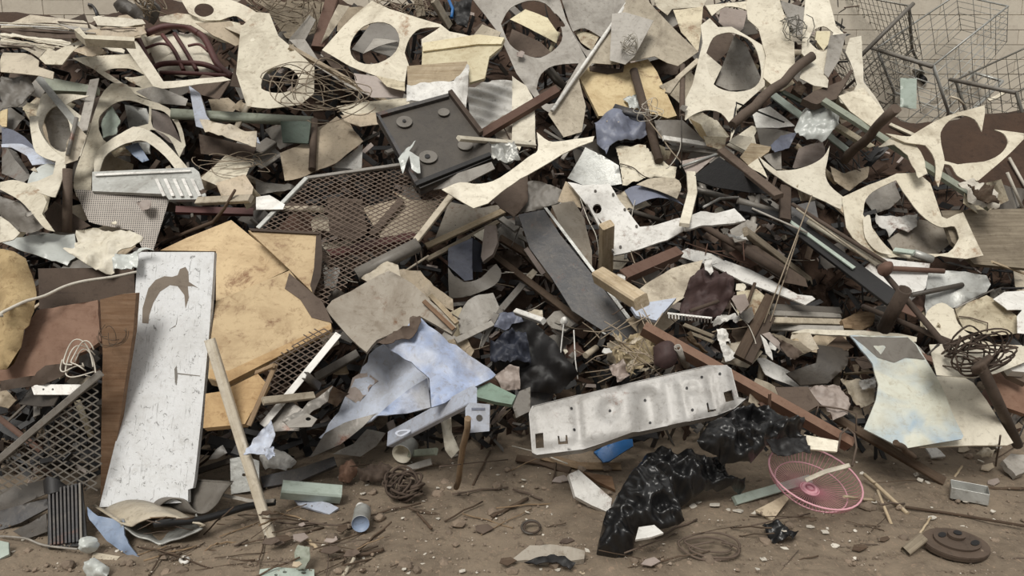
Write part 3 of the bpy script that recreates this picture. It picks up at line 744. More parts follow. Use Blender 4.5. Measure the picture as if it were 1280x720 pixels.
for i, (pp, w, m, lb) in enumerate((('0,205 560,228', 10, 'ivory', 'bright thin strip high in the strip stack'), ('0,262 680,300', 12, 'drust', 'dark thin strip in the shadowed slot of the strip stack'), ('0,318 620,385', 9, 'cream', 'cream thin strip in the middle of the strip stack'), ('40,352 560,432', 9, 'bone', 'beige thin strip with a kink in the strip stack'), ('0,372 400,412', 10, 'ivory', 'ivory thin strip low in the strip stack'), ('300,250 860,300', 10, 'grey', 'grey thin strip reaching the gutter strip'), ('0,402 300,425', 12, 'brown', 'brown thin strip beneath the ivory one in the strip stack'), ('520,195 800,215', 12, 'drust', 'dark short strip under the topmost pale sheet'), ('900,262 1224,255', 10, 'brown', 'brown thin strip above the gutter strip'), ('660,410 1100,470', 12, 'brown', 'brown thin strip below the gutter strip'))):
    B('thin_strip', lb, 'strip', m, 'a', pp, w, 'box')
# angled gutter
B('bent_gutter', 'bent cream gutter strip with three limbs over the strip stack', 'gutter', 'cream', 'a', '690,255 765,330 1210,352', 52, 'angle', th=.05)
S('gusset', 'cream gusset plate with a bent lip below the gutter strip', 'sheet metal', 'cream', 'a', '345,520 440,435 500,460 740,342 735,372 640,480 560,582 400,572', n=(-15, 35), th=.006)
S('sheet_offcut', 'small light offcut with a point above the leaf-holed cream sheet', 'sheet metal', 'ivory', 'a', '890,395 980,385 1120,440 1110,462 1000,455', n=(10, 55))
S('sheet_offcut', 'beige curled strip behind the leaf-holed cream sheet', 'sheet metal', 'beige', 'a', '650,455 760,410 900,420 960,470 820,495 700,480', n=(-10, 35), cr=.02)
S('sheet_offcut', 'large grey-white rolled sheet at the edge under the strip stack', 'sheet metal', 'bone', 'a', '0,430 200,445 270,480 350,545 345,600 480,640 460,690 330,665 150,650 0,640', n=(-5, 48), bd=(.06, 90))
S('box_rail', 'sage painted box rail inside the dark hollow', 'bar', 'sage', 'A1', '205,345 440,390 435,415 370,412 200,405', n=(0, 40), th=.03)
S('leaf_holed_plate', 'cream plate with a leaf-shaped opening under the maroon frame', 'punched plate', 'cream', 'A1', '330,268 400,258 605,245 660,300 720,400 830,440 700,465 600,420 480,352 420,310', ['~470,322! 520,308 600,312 650,335! 600,345 560,350 640,395! 580,390 510,345'], n=(5, 45))
S('sheet_offcut', 'grey blade-like sheet projecting under the leaf-holed plate', 'sheet metal', 'grey', 'A1', '600,400 700,385 840,440 830,470 700,465', n=(0, 25))
S('sheet_offcut', 'cream angled sheet edge carrying the maroon frame', 'sheet metal', 'ivory', 'A1', '555,200 615,185 735,365 1005,345 1040,362 900,378 730,398 690,388', n=(0, 40))
S('crate_scraps', 'rumpled white scrap seen through the maroon frame', 'sheet metal', 'ivory', 'A1', '650,170 900,150 1000,330 720,340', cr=.05, n=(0, 45))
# ---- maroon tubular frame
def maroon_frame():
    O = parse('A1', '605,165 660,140 840,120 930,170 1050,355 720,365'); nv, K = rest_plane(O, [], (0, 42), .03, 6, 0)
    P = on_plane(O, nv, K); c = P.mean(0); root = empty('chair_frame', c); tag(root, 'maroon tubular steel chair frame lying on cream sheets', 'chair frame')
    def tb(nm, s, w, smooth=1):
        q = parse('A1', '~'+s, 5) if smooth else parse('A1', s)
        if smooth: q = q[:-4]
        swept_obj(nm, on_plane(q, nv, K)+np.array(nv)*.015, profile('tube', w/3.6*K/FPX/.75, 0), Vector(nv), 'maroon', root)
    tb('leg', '725,358! 690,330 655,250 620,175!', 32); tb('leg', '1050,355! 985,300 935,200 900,160 840,125!', 32)
    tb('top_rail', '660,160! 740,130 840,128 900,160!', 34); tb('crossbar', '690,315! 740,295 850,292 930,300 1010,335!', 26)
    tb('lower_rail', '725,335! 860,338 1050,350!', 20); tb('slat', '735,165! 790,240 830,325!', 20); tb('slat', '790,160! 840,240 890,325!', 20)
    tb('side_loop', '660,225! 720,205 770,215 800,250!', 13); tb('side_loop', '850,215! 900,208 940,240!', 13)
maroon_frame()
# ---- left middle
B('angle_iron', 'sage grey rail lying across under the wire tangle', 'bar', 'sage', 'p', '213,140 392,150', 12, 'chan')
S('panel', 'dark green box panel hanging below the sage rail', 'panel', 'dgreen', 'A2', '110,545 248,545 235,645 120,640', n=(5, 15), th=.02)
S('sheet_offcut', 'pale blue-grey curved sheet under the sage rail', 'sheet metal', 'pblue', 'A1', '850,385 900,420 930,520 960,560 1160,610 1170,640 960,590 880,560', n=(15, 45), bd=(.05, 30))
S('sheet_offcut', 'crumpled grey-white rag strip under the sage rail', 'rag', 'bone', 'A1', '900,540 1000,560 1160,600 1150,660 1000,610 920,590', cr=.03, n=(0, 40))
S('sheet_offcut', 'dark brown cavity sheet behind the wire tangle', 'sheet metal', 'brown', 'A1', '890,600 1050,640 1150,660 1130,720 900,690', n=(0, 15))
B('square_pipe', 'dark galvanised square pipe end by the green box panel', 'pipe', 'steel', 'A2', '0,690 70,640', 60, 'box')
S('sheet_offcut', 'steel grey dirty sheet at the far edge under rolled sheet', 'sheet metal', 'dgrey', 'A1', '0,340 130,345 150,400 100,470 30,480 0,500', n=(0, 30), cr=.03)
S('sheet_offcut', 'tan cardboard bit at the far edge of the heap', 'cardboard', 'yellow', 'A1', '0,500 35,490 30,570 10,570 0,560', n=(0, 35))
S('drum_shell', 'grey-brown dented container behind the oval-holed cream plate', 'container', 'grey', 'A1', '180,500 250,470 340,560 320,690 230,670', n=(10, 15), bd=(.06, 0), cr=.02)
S('punched_plate', 'cream plate with one oval hole beside the diagonal grey angle', 'punched plate', 'ivory', 'A1', '145,392 250,418 400,430 330,450 300,470 395,545 370,620 345,690 280,722 210,722 150,610 140,500', ['~195,510! 225,480 262,478 300,530 315,590 320,640 285,680 240,665 205,620 185,570'], n=(-15, 30))
B('angle_iron', 'light grey angle strip laid diagonally over oval-holed plate', 'bar', 'galv', 'A1', '160,335 378,600', 30, 'angle')
B('angle_iron', 'short grey angle strip beside the tall cream arch', 'bar', 'grey', 'A1', '425,355 370,590', 42, 'angle')
S('sheet_offcut', 'bone coloured narrow blade rising beside oval-holed plate', 'sheet metal', 'bone', 'A1', '300,640 345,560 390,610 350,720 290,740', n=(30, 25))
S('fabric_piece', 'slate blue bent plastic band at the far edge', 'plastic', 'slate', 'l', '0,45 120,90 220,150 312,242 300,262 200,225 0,195', n=(-5, 50), bd=(.05, 30))
S('fabric_piece', 'pale blue glossy band under the slate plastic', 'plastic', 'pblue', 'l', '0,198 200,215 300,260 350,310 500,375 420,385 290,405 240,320 100,240 0,222', n=(0, 55), bd=(.04, 30))
S('sheet_cone', 'steel grey conical shell with dark seam at the far edge', 'sheet metal', 'steel', 'l', '0,230 60,245 150,360 255,485 195,560 0,470', n=(-25, 40), bd=(.08, 40))
S('sheet_offcut', 'dark strip inside the conical shell', 'sheet metal', 'dark', 'l', '60,240 150,290 260,470 240,480 130,350', n=(20, 20))
S('sheet_offcut', 'tapered ivory plate running down to the upright pipe', 'punched plate', 'ivory', 'l', '~290,0! 370,0! 370,100 420,200 500,285 590,350! 592,450! 520,720! 450,705 180,592! 350,560! 480,495! 500,368! 380,330 300,245', n=(-10, 48))
S('glossy_sheet', 'small glossy grey curved scrap on the tapered ivory plate', 'sheet metal', 'clear', 'l', '208,548 260,480 330,435 420,375 498,365 480,470 430,520 320,568', n=(0, 55), bd=(.04, 40))
S('sheet_offcut', 'brown sheet standing in for the dark cavity under the tapered ivory plate', 'sheet metal', 'brown', 'B1', '190,310 240,255 330,315 400,365 330,395 250,395', n=(0, 20))  # brown colour imitates the shade of the cavity
S('sheet_offcut', 'cream leaf-shaped plate at the far edge above the clear plastic', 'sheet metal', 'cream', 'B1', '~0,172! 60,163 130,180 190,215! 212,262! 190,315! 245,392! 200,378 150,320 90,255 0,205!', n=(-10, 50))
S('sheet_offcut', 'olive crumpled box side at the far edge below the leaf-shaped plate', 'sheet metal', 'dgrey', 'B1', '0,235 80,265 190,375 130,400 60,390 0,320', n=(-10, 15), cr=.03)
S('sheet_offcut', 'small ivory sheet at the far edge touching the clear plastic', 'sheet metal', 'ivory', 'B1', '0,325 40,350 90,400 60,430 0,445', n=(0, 45))
# ---- the two big arches
S('sheet_offcut', 'light steel strip standing behind the tall cream arch', 'sheet metal', 'galv', 'A1', '560,470 670,485 675,690 600,690', n=(10, 25))
S('sheet_offcut', 'mint-white curled sheet inside the tall cream arch', 'sheet metal', 'mint', 'A1', '450,560 500,470 540,540 520,600 460,620', n=(-20, 40), cr=.02)
S('sheet_offcut', 'grey-brown curved leaf inside the open side of the tall arch', 'sheet metal', 'mauve', 'A1', '680,490 760,520 830,660 760,640 690,580', n=(25, 30), bd=(.03, 0))
S('punched_plate', 'tall cream arch-shaped punched plate near the upright pipe', 'punched plate', 'cream', 'A1', '~490,362! 560,368 620,430 760,488 815,570 832,650! 800,700! 760,620 680,585 660,640! 600,640 520,640 450,690 420,760 410,870! 345,885! 330,800 385,640 440,430', ['~442,580! 445,520 500,462 580,446 672,480! 670,560! 560,590 480,640', '~682,490! 740,505 790,560 815,640! 760,605 690,575'], n=(-6, 38))
S('sheet_offcut', 'blue-grey strip under the lower white arch', 'sheet metal', 'blueg', 'A1', '560,660 620,640 670,720 640,730 600,700', n=(0, 30))
S('sheet_offcut', 'beige wedge under the lower white arch', 'sheet metal', 'beige', 'A1', '440,730 490,690 600,740 590,790 450,790', n=(10, 40))
S('punched_plate', 'lower white arch-shaped plate leaning over the ribbed panel', 'punched plate', 'ivory', 'A1', '~420,800! 430,690 510,620 600,572! 650,580 720,620 790,690 850,760! 800,775! 740,700 660,640 590,640 520,668 470,710 440,790!', n=(-4, 46))
S('ribbed_panel', 'white ribbed appliance side panel below the arches', 'panel', 'galv', 'B1', '415,125 870,105 895,125 932,248 760,250 740,225 415,212', n=(2, 45), th=.02, parts=[
  ('pressed_rib', 'white', 'B1', '%d,%d %d,%d %d,%d %d,%d' % (x, 165, x+14, 163, x+50, 240, x+36, 243), .008, .014) for x in (700, 740, 780, 820, 860)]+[('pressed_line', 'white', 'B1', '430,140 860,122 862,130 432,150', .005, .012)])
S('perforated_sheet', 'grey perforated sheet leaning under the ribbed panel', 'perforated sheet', 'perf', 'B1', '335,205 480,212 740,228 765,240 690,478 640,470 600,390 440,362 400,350', n=(5, 30))
B('thin_rail', 'maroon-brown rail beside the perforated sheet', 'bar', 'maroon', 'B1', '790,292 1140,302', 34, 'angle')
S('cardboard_sheet', 'flattened cream cardboard flap above the maroon rail', 'cardboard', 'cream', 'B1', '900,155 1020,50 1130,88 1100,160 980,190', n=(0, 50))
S('cardboard_sheet', 'pinkish beige card below the flattened cream flap', 'cardboard', 'beige', 'B1', '970,175 1100,130 1140,195 1130,240 1000,245', n=(10, 35))
B('thin_rail', 'layered beige strips lying on the maroon rail', 'sheet metal', 'bone', 'B1', '890,258 1130,246', 38, 'box')
S('folded_card', 'big folded beige cardboard with an upright pole in front', 'cardboard', 'beige', 'p', '350,192 372,183 421,145 440,160 454,176 420,205 400,212 375,222 356,226', n=(8, 42), cr=.01)
S('sheet_offcut', 'white sheet with a ragged edge above the wire mesh panel', 'sheet metal', 'white', 'B2', '340,105 480,0 475,120 420,110', n=(5, 40))
S('sheet_offcut', 'grey-white sheet half under the big wire mesh panel', 'sheet metal', 'white', 'B2', '0,238 60,228 130,272 120,292 0,294', n=(0, 50))
S('sheet_offcut', 'grey wavy sheet beside the wire nest', 'sheet metal', 'grey', 'B2', '0,165 100,180 190,190 130,215 0,225', n=(0, 42), cr=.02)
tangle('wire_nest', 'fine straw-coloured wire strung over the cream card', 'wire', 'wire', 'B1', (1050, 115), 190, 50, 10, .0025, 31, depth=.05, arc=2.6, pts=10)
B('pole', 'upright brown wooden pole in front of the folded cardboard', 'pole', 'brown', 'p', '393,150 390,212', 9, 'tube')
# ---- upper middle left
S('sheet_offcut', 'large cream sheet with a half-moon cut at the wire tangle', 'punched plate', 'cream', 'A2', '-70,120 0,52 60,58 100,160 150,202 262,300 262,420 200,470 60,490 -40,480 -90,330', ['~25,400 40,335 90,302 150,305 190,345 175,400 100,420'], n=(-5, 42))
S('sheet_offcut', 'grey long blade sheet beside the two-hole punched plate', 'sheet metal', 'grey', 'A2', '150,185 220,180 300,300 440,372 650,470 620,490 400,380 260,290', n=(10, 40))
B('angle_iron', 'long beige angle strip pointing at the dark tray', 'bar', 'beige', 'A2', '150,205 630,478', 22, 'angle')
S('sheet_offcut', 'cream flat layers lying behind the dark tray', 'sheet metal', 'cream', 'A2', '360,470 560,450 690,440 690,470 560,505 400,520', n=(0, 48))
S('sheet_offcut', 'beige ragged layers under the cream flat layers', 'sheet metal', 'beige', 'A2', '380,520 540,505 560,560 470,570 400,545', n=(0, 40))
S('sheet_offcut', 'grey sheet strip below the two-hole punched plate', 'sheet metal', 'mauve', 'A2', '440,330 560,345 670,400 660,440 520,440 450,380', n=(0, 25))
S('sheet_offcut', 'cream triangular scrap under the two-hole punched plate', 'sheet metal', 'cream2', 'A2', '540,340 670,370 670,410 590,390', n=(5, 45))
S('sheet_offcut', 'dark grey curved scrap seen in the big oval hole', 'sheet metal', 'dgrey', 'A2', '520,100 650,90 650,190 540,180 480,240 430,220', n=(0, 35))
S('sheet_offcut', 'white pointed blade crossing the big oval hole', 'sheet metal', 'grey', 'A2', '~480,242! 520,190 540,172 645,185! 560,205', n=(10, 42))
S('punched_plate', 'two-hole punched cream plate at the top of the heap', 'punched plate', 'cream', 'A2', '440,60 520,0 600,40 830,108 870,138 1000,158 940,178 770,190 745,205 740,290 680,302 670,370 560,350 460,312 420,292 288,205', ['e 533,195,116,92,-22', '~668,235! 690,170 740,128 830,118! 745,175! 742,288! 690,300!'], n=(-5, 34), th=.006)
S('wood_box_side', 'pale yellow painted wooden box side with two boards', 'box', 'pyellow', 'A2', '750,198 1000,160 1120,175 1105,210 1050,255 1030,352 960,372 950,285 745,300', n=(0, 36), th=.02, parts=[('board', 'pyellow', 'A2', '752,200 1000,162 1118,176 1104,205 1000,205 752,238', .012, .014)])
S('weathered_board', 'peach weathered board under the pale yellow box side', 'board', 'woodp', 'A2', '680,297 950,275 955,330 860,372 682,388', n=(0, 38), th=.02)
S('plastic_wrap', 'crumpled white plastic wrap hanging over the weathered board', 'plastic', 'white', 'A2', '680,385 780,372 890,365 950,290 960,300 945,485 880,440 680,470', cr=.04, n=(0, 35))
S('corrugated_sheet', 'white corrugated roofing sheet beside the dark tray', 'corrugated sheet', 'white', 'A2', '950,400 1060,360 1190,370 1240,430 1225,470 1010,600 960,500', corr=(.07, .010, 70), n=(0, 40))
S('corrugated_sheet', 'brown-stained corrugated sheet under the reddish angle bar', 'corrugated sheet', 'dusty', 'A2', '1040,560 1210,470 1265,620 1200,650 1090,620', corr=(.06, .009, 70), n=(0, 40))
S('sheet_offcut', 'white ragged stack showing between angle bar and diagonal rod', 'sheet metal', 'ivory', 'A3', '0,340 60,380 100,455 105,660 0,640', cr=.03, n=(-15, 40))
# ---- big grey plate
S('sheet_offcut', 'cream inner blank seen through the large oval of the grey plate', 'sheet metal', 'pyellow', 'A3', '-10,80 60,40 160,80 210,150 200,190 80,130', n=(0, 40))
S('sheet_offcut', 'brown board seen through the large oval of the grey plate', 'board', 'brown', 'A3', '0,130 130,190 190,250 60,262 -20,200', n=(0, 25))
B('angle_iron', 'dark brown bar crossing behind the lower hole of the grey plate', 'bar', 'drust', 'A3', '100,445 210,390', 40, 'angle')
B('angle_iron', 'grey slotted bar inside the lower hole of the grey plate', 'bar', 'dgrey', 'A3', '165,300 240,390', 40, 'chan')
S('punched_plate', 'large grey punched plate with three openings at the top', 'punched plate', 'grey', 'A3', '-180,0 215,-8 245,90 300,200 345,285 260,395 170,508 140,490 20,330 -60,150', ['~-50,110! -10,40 70,5 150,15 205,80 228,160 200,215 130,258 60,245 -10,200', '~110,400! 130,335 190,295 300,285! 195,465! 150,465', '~180,70 200,60 240,112 215,115'], n=(4, 28), th=.007)
S('sheet_offcut', 'olive curled scrap seen through the hole of the pale grey plate', 'sheet metal', 'cream2', 'A3', '280,135 400,150 360,225 310,190', n=(0, 40))
S('punched_plate', 'pale grey plate with a half-oval cut beside the diagonal rod', 'punched plate', 'grey', 'A3', '225,0 512,-6 500,60 348,272 300,200 262,110', ['~275,140! 328,126 405,170! 355,225 310,200'], n=(10, 32))
S('sheet_offcut', 'dark brown rubber wall painting the shade of a hollow above the yellow board', 'rubber', 'brown', 'A3', '~610,262! 680,240 745,250 745,330 660,330!', n=(0, 25), cr=.02)  # rubber wall whose brown also stands for the cavity's darkness
S('sheet_offcut', 'white curved sheet behind the grey dirty panel', 'sheet metal', 'white', 'A3', '~638,92! 700,128 738,200 742,242! 650,262 555,270!', n=(10, 45), bd=(.04, 20))
S('sheet_offcut', 'large beige triangular sheet with the white rod along its edge', 'sheet metal', 'bone', 'A3', '515,15 590,3 740,150 838,235 745,300 700,285 640,255 560,270 450,290 360,285 300,355 332,480 312,600 230,625 162,515 330,280', n=(8, 34))
B('edge_rod', 'long white rod lying diagonally down the beige triangle', 'rod', 'white', 'A3', '514,18 180,500', 17, 'tube')
S('panel', 'dirty grey panel with a tangle of wire at its foot', 'panel', 'grey', 'A3', '450,62 510,55 637,92 550,255 510,290 440,272', n=(-12, 32))
tangle('wire_tangle', 'small silver wire tangle at the foot of the dirty grey panel', 'wire', 'wirew', 'A3', (530, 215), 38, 30, 9, .0025, 3)
# ---- right of centre, top
S('sheet_offcut', 'pale beige plate corner at the top with a straight edge', 'sheet metal', 'cream', 'A3', '640,0 880,-8 860,30 720,40 700,70 650,30', n=(-5, 40))
S('sheet_offcut', 'mauve brown panel seen in the right ring plate', 'panel', 'brown', 'A3', '900,150 1000,140 1010,200 920,280 870,240', n=(0, 30))
S('sheet_offcut', 'brown-grey board behind the tall arch plate', 'board', 'mauve', 'A3', '940,30 1060,50 1040,130 1000,160 930,100', n=(15, 42))
S('sheet_offcut', 'tan sheet with torn edge beside the arch plates', 'sheet metal', 'cream2', 'A3', '725,42 860,30 850,150 838,232 760,140', n=(-14, 42), cr=.01)
S('punched_plate', 'big cream arch plate reaching the top edge', 'punched plate', 'cream', 'A3', '~870,25! 1180,-10! 1225,90 1228,330! 1125,425! 1125,340 1165,290 1185,200 1130,100 1050,42 960,30 900,70!', n=(-4, 36), th=.006)
S('sheet_offcut', 'ivory card seen in the opening of the white ring plate', 'sheet metal', 'ivory', 'A3', '860,230 945,300 905,385 830,385', n=(-15, 35))
S('panel', 'mid grey bent panel seen through the white ring plate', 'panel', 'grey', 'A3', '1000,160 1052,198 1122,355 1085,402 980,408 915,380', n=(12, 28))
S('punched_plate', 'white ring plate leaning inside the big cream arch plate', 'punched plate', 'ivory', 'A3', '850,110 892,75 930,118 990,118 1140,210 1138,385 1040,470 1000,505 880,472 760,490 812,380 858,190', ['~870,250! 905,170 960,145 1010,150 1080,190 1112,260 1120,350 1075,400 980,410 910,380 880,310'], n=(0, 34), th=.006)
S('sheet_offcut', 'cream crumpled leaf in the low arch opening', 'sheet metal', 'cream', 'A3', '790,530 860,500 930,560 980,610 880,650', n=(-10, 40), cr=.03)
S('sheet_offcut', 'tan narrow strip standing in the low arch opening', 'sheet metal', 'yellow', 'A3', '800,535 850,560 900,660 870,665 840,600', n=(30, 30))
S('punched_plate', 'low white arch plate above the corrugated curl', 'punched plate', 'ivory', 'A3', '~755,525! 800,470 880,440 1000,430! 1015,560! 980,640! 985,570 940,510 870,495 810,520 780,545!', n=(0, 44))
B('pipe', 'slim upright brown pipe beside the yellow board', 'pipe', 'brown', 'A3', '768,295 765,530', 25, 'tube')
B('strap', 'curved white strap behind the slim upright pipe', 'strap', 'bone', 'A3', '700,420 750,350 840,270', 26, 'box')
S('yellow_board', 'yellow foam-faced board with torn dark top edge', 'board', 'yellow', 'A3', '300,342 345,297 490,312 505,290 612,266 652,322 742,520 700,532 640,512 390,522', n=(4, 38), th=.03, parts=[('torn_edge', 'brown', 'A3', '345,297 490,312 505,290 500,325 430,335 350,320', .004, .004)])
S('plastic_bag', 'slate blue crumpled plastic bag below the yellow board', 'plastic bag', 'slate', 'A3', '370,545 460,490 540,512 600,560 610,600 520,622 450,640 425,690 385,625', cr=.07, puff=.05, n=(0, 45), div=18)
S('plastic_bag', 'small clear plastic scrap tucked on the slate bag', 'plastic', 'clear', 'A3', '500,445 560,420 585,490 530,485', cr=.03, n=(0, 40))
S('sheet_offcut', 'dark grey sheet under the low arch plate', 'sheet metal', 'dgrey', 'A3', '640,540 770,540 870,630 760,650 660,620', n=(0, 30))
B('thin_rail', 'white flat strip under the low arch plate', 'bar', 'white', 'A3', '680,622 930,660', 26, 'box')
B('thin_rail', 'pale grey rail below the white flat strip', 'bar', 'grey', 'A3', '690,660 1000,690', 22, 'angle')
S('corrugated_sheet', 'cream corrugated curl of sheet hanging over the slate scoop', 'corrugated sheet', 'cream', 'B3', '468,0 600,-15 645,65 740,108 735,152 640,142 560,160 500,180 482,70', corr=(.04, .010, 80), bd=(.03, 90), n=(0, 45), div=22)
B('rusty_pipe', 'rusted pipe standing upright over the yellow board', 'pipe', 'drust', 'A3', '548,318 662,725', 40, 'tube', maxd=1.5)
B('pipe', 'dark flat bar end lying against the pipe over the yellow board', 'bar', 'char', 'A3', '458,478 600,520', 34, 'chan')
tangle('wire_wrap', 'light wire wrapped round the rusted upright pipe', 'wire', 'wirew', 'A3', (605, 510), 42, 36, 6, .002, 8)

# ---- thin wires and small torn bits strewn over the heap
rw = random.Random(61)
for i in range(60):
    u, v = rw.uniform(330, 1120), rw.uniform(150, 460)
    if i > 40: u, v = rw.uniform(600, 800), rw.uniform(270, 460)
    a = rw.uniform(-1.4, 1.4); l = rw.uniform(12, 46); b = rw.uniform(-9, 9)
    B('loose_wire', 'thin loose wire strewn over the middle of the heap', 'wire', rw.choice(['drust', 'wire', 'dark', 'wirew', 'brown']), 'p', '%f,%f %f,%f %f,%f %f,%f' % (u-l*math.cos(a), v-l*math.sin(a), u-l*.3*math.cos(a)+b*.6, v-l*.3*math.sin(a)+b*.5, u+l*.35*math.cos(a)+b, v+l*.35*math.sin(a)-b*.3, u+l*math.cos(a), v+l*math.sin(a)), rw.uniform(.9, 1.7), 'rod', group='loose wires over the heap', smooth=1)
for i in range(75):
    u, v = rw.uniform(0, 1150), rw.uniform(60, 470)
    if i > 35: u, v = rw.uniform(560, 1010), rw.uniform(240, 480)
    if 165 < u < 420 and v > 270: continue
    l = rw.uniform(4, 11); a = rw.uniform(0, 6.28)
    S('torn_bit', 'small torn bit of sheet caught on the heap', 'scrap', rw.choice(['ivory', 'bone', 'grey', 'dgrey', 'mauve', 'woodp', 'brown', 'white']), 'p', ' '.join('%f,%f' % (u+l*math.cos(a+q)*rw.uniform(.4, 1.2), v+l*math.sin(a+q)*rw.uniform(.4, 1)) for q in (0, 1.3, 2.6, 3.9, 5.1)), cr=.012, div=5, group='torn bits over the heap')
# ---- right top
S('punched_plate', 'tall cream plate edge beside the trolley with grey backing', 'punched plate', 'cream', 'A4', '-30,0 120,-6 190,200 192,310 90,392 50,352 62,250 30,130 -20,90', n=(-6, 32))
S('panel', 'small grey panel between two tall cream plates', 'panel', 'grey', 'A4', '120,0 240,35 235,150 200,160', n=(5, 30))
tangle('wire_basket', 'grey wire rack corner between two tall cream plates', 'wire rack', 'chrome', 'A4', (185, 140), 40, 60, 14, .003, 4, arc=2.6, pts=6)
S('carton', 'pale yellow plastic carton held in the eye of the tall plate', 'carton', 'pyellow', 'A4', '290,140 352,140 350,190 322,226 285,180', n=(0, 30), th=.03)
S('punched_plate', 'tall cream plate with an eye-shaped opening holding a yellow carton', 'punched plate', 'ivory', 'A4', '240,-6 342,-6 376,120 420,160 400,250 338,352 330,392 285,335 270,300 240,262 222,240', ['~258,190! 272,140 320,120 365,148! 352,190 330,230 296,226'], n=(0, 32), th=.006)
S('sheet_offcut', 'grey sword-shaped blade across the tall eye plate', 'sheet metal', 'grey', 'A4', '352,160 422,152 392,270 340,352 322,332', n=(20, 30))
S('sheet_offcut', 'ivory dented plate running down from the grey trolley', 'punched plate', 'ivory', 'A4', '440,170 492,160 502,370 560,440 602,512 560,562 520,520 400,460 382,420 450,424 472,380 452,310 420,235', n=(-8, 40), cr=.012)
S('sheet_offcut', 'wide cream skirt below the dented ivory plate', 'sheet metal', 'cream', 'A4', '390,432 500,392 602,512 560,560 545,575 440,500', n=(0, 48))
S('wood_block', 'dark bark-covered block between eye plate and branch', 'wood', 'woodd', 'A4', '180,402 212,360 242,400 222,432', n=(0, 40), th=.05, cr=.02)
S('wood_slab', 'brown split wooden slab lodged under the dented ivory plate', 'wood', 'brown', 'A4', '228,442 300,402 400,362 442,315 458,312 382,442 290,472', n=(0, 45), th=.05, cr=.02)
S('punched_plate', 'ivory concave blank under the crossing branch', 'punched plate', 'ivory', 'A4', '260,250 310,310 345,360 340,395 280,385 215,350 225,300', n=(0, 44))
B('glass_strip', 'mint green painted strip beside the bark block', 'strip', 'mint', 'A4', '85,420 250,545', 40, 'box', th=.012)
B('glass_strip', 'second mint strip passing under the crushed clear plastic', 'strip', 'mint', 'A4', '330,600 450,695', 45, 'box', th=.012)
B('glass_strip', 'dark green shadowed strip between mint strips', 'strip', 'dgreen', 'A4', '130,410 300,500', 36, 'box', th=.012)
B('angle_iron', 'olive grey long angle running down past the ring plates', 'bar', 'sage', 'p', '1030,124 1240,258', 9, 'angle')
B('angle_iron', 'cream-edged rail below the olive angle', 'bar', 'cream2', 'A4', '380,560 540,660', 34, 'angle')
S('sheet_offcut', 'white torn sheet left of the crushed clear plastic', 'sheet metal', 'white', 'A4', '0,500 80,478 195,560 120,575 20,572', n=(-5, 48))
B('thin_frame', 'thin black bent rod frame on the white torn sheet', 'rod', 'black', 'A3', '990,590 1010,462 1224,550', 8, 'rod')
S('sheet_offcut', 'grey piece standing in for the dark hole under the white torn sheet', 'sheet metal', 'dgrey', 'A4', '20,575 110,580 200,600 130,680 40,660', n=(0, 20))  # dark sheet painted in where a hole lies in shade
S('plastic_sheet', 'grey-blue plastic strip below the white torn sheet', 'plastic', 'slate', 'A4', '80,660 130,610 200,600 170,660 100,690', n=(10, 50), cr=.02)
S('sheet_offcut', 'white cut square with a notch near the grey-blue plastic strip', 'sheet metal', 'ivory', 'A3', '965,650 1080,560 1110,570 1090,610 1100,650 1040,685', n=(-10, 45))
S('cloth', 'mauve grey cloth hanging below the crushed clear plastic', 'cloth', 'mauve', 'B4', '180,110 210,20 320,-20 332,70 270,105', n=(0, 38), cr=.02)
S('crushed_bottle', 'crushed clear mint plastic bottle on the mint strips', 'bottle', 'clear', 'A4', '200,560 232,492 300,500 380,498 392,560 335,622 260,600 210,592', cr=.06, puff=.05, n=(0, 45), div=18)
B('branch', 'thick brown branch slanting up past the tall cream plates', 'branch', 'brown', 'p', '916,156 1014,70', 12, 'tube', maxd=1.4)
B('branch', 'short brown branch propped below the trolleys', 'branch', 'brown', 'p', '1119,136 1056,200', 12, 'tube', maxd=1.4)
S('sheet_offcut', 'small grey-green sheet on end below the white trolley', 'sheet metal', 'mint', 'A4', '668,350 742,352 740,490 668,480', n=(0, 20))
B('thin_rail', 'cream wire-edged strip at the foot of the trolleys', 'strip', 'cream', 'A4', '620,560 800,640', 18, 'box')
S('sheet_offcut', 'fan of cream narrow blades below the short branch', 'sheet metal', 'cream', 'A4', '570,660 640,610 720,620 760,680 790,780 750,800 700,700 640,650', n=(0, 44), cr=.01)
S('punched_plate', 'cream skeleton plate with two large round bites over dark earth', 'punched plate', 'cream', 'A4', '~600,600! 710,615! 870,520 1060,458! 1058,500 1036,590! 1010,530 950,512 890,540 850,595 850,650! 870,722! 930,735! 1050,722 1120,690 1150,645 1135,600 1095,578! 1224,600! 1224,625! 1150,700 1030,802! 980,808! 930,780 900,742 868,735! 850,830! 832,800! 825,720 780,655! 690,640', n=(0, 36), th=.006)
B('pipe', 'thin white pipe stub leaning at the edge under the skeleton plate', 'pipe', 'wirew', 'h', '475,395 590,660', 22, 'tube')
B('pipe', 'second white pipe stub at the edge with a dark end', 'pipe', 'wirew', 'h', '490,285 610,500', 22, 'tube')
S('rubble', 'white broken rubble below the skeleton plate', 'rubble', 'chip', 'h', '110,470 180,455 290,480 350,560 420,650 300,650 200,560', cr=.05, puff=.03, n=(0, 45))
S('bark', 'dark brown bark lump on the rubble by the skeleton plate', 'wood', 'woodd', 'h', '160,500 260,530 300,480 350,520 400,640 330,630', cr=.05, puff=.04, n=(0, 40))
B('cord', 'pale twisted cord lying on the earth below the trolleys', 'cord', 'bone', 'g', '735,645 790,660 830,700', 16, 'rod')
B('strip', 'cream bent strip upright on the dark earth bank', 'strip', 'cream', 'g', '990,668 1040,650 1120,598', 24, 'box')
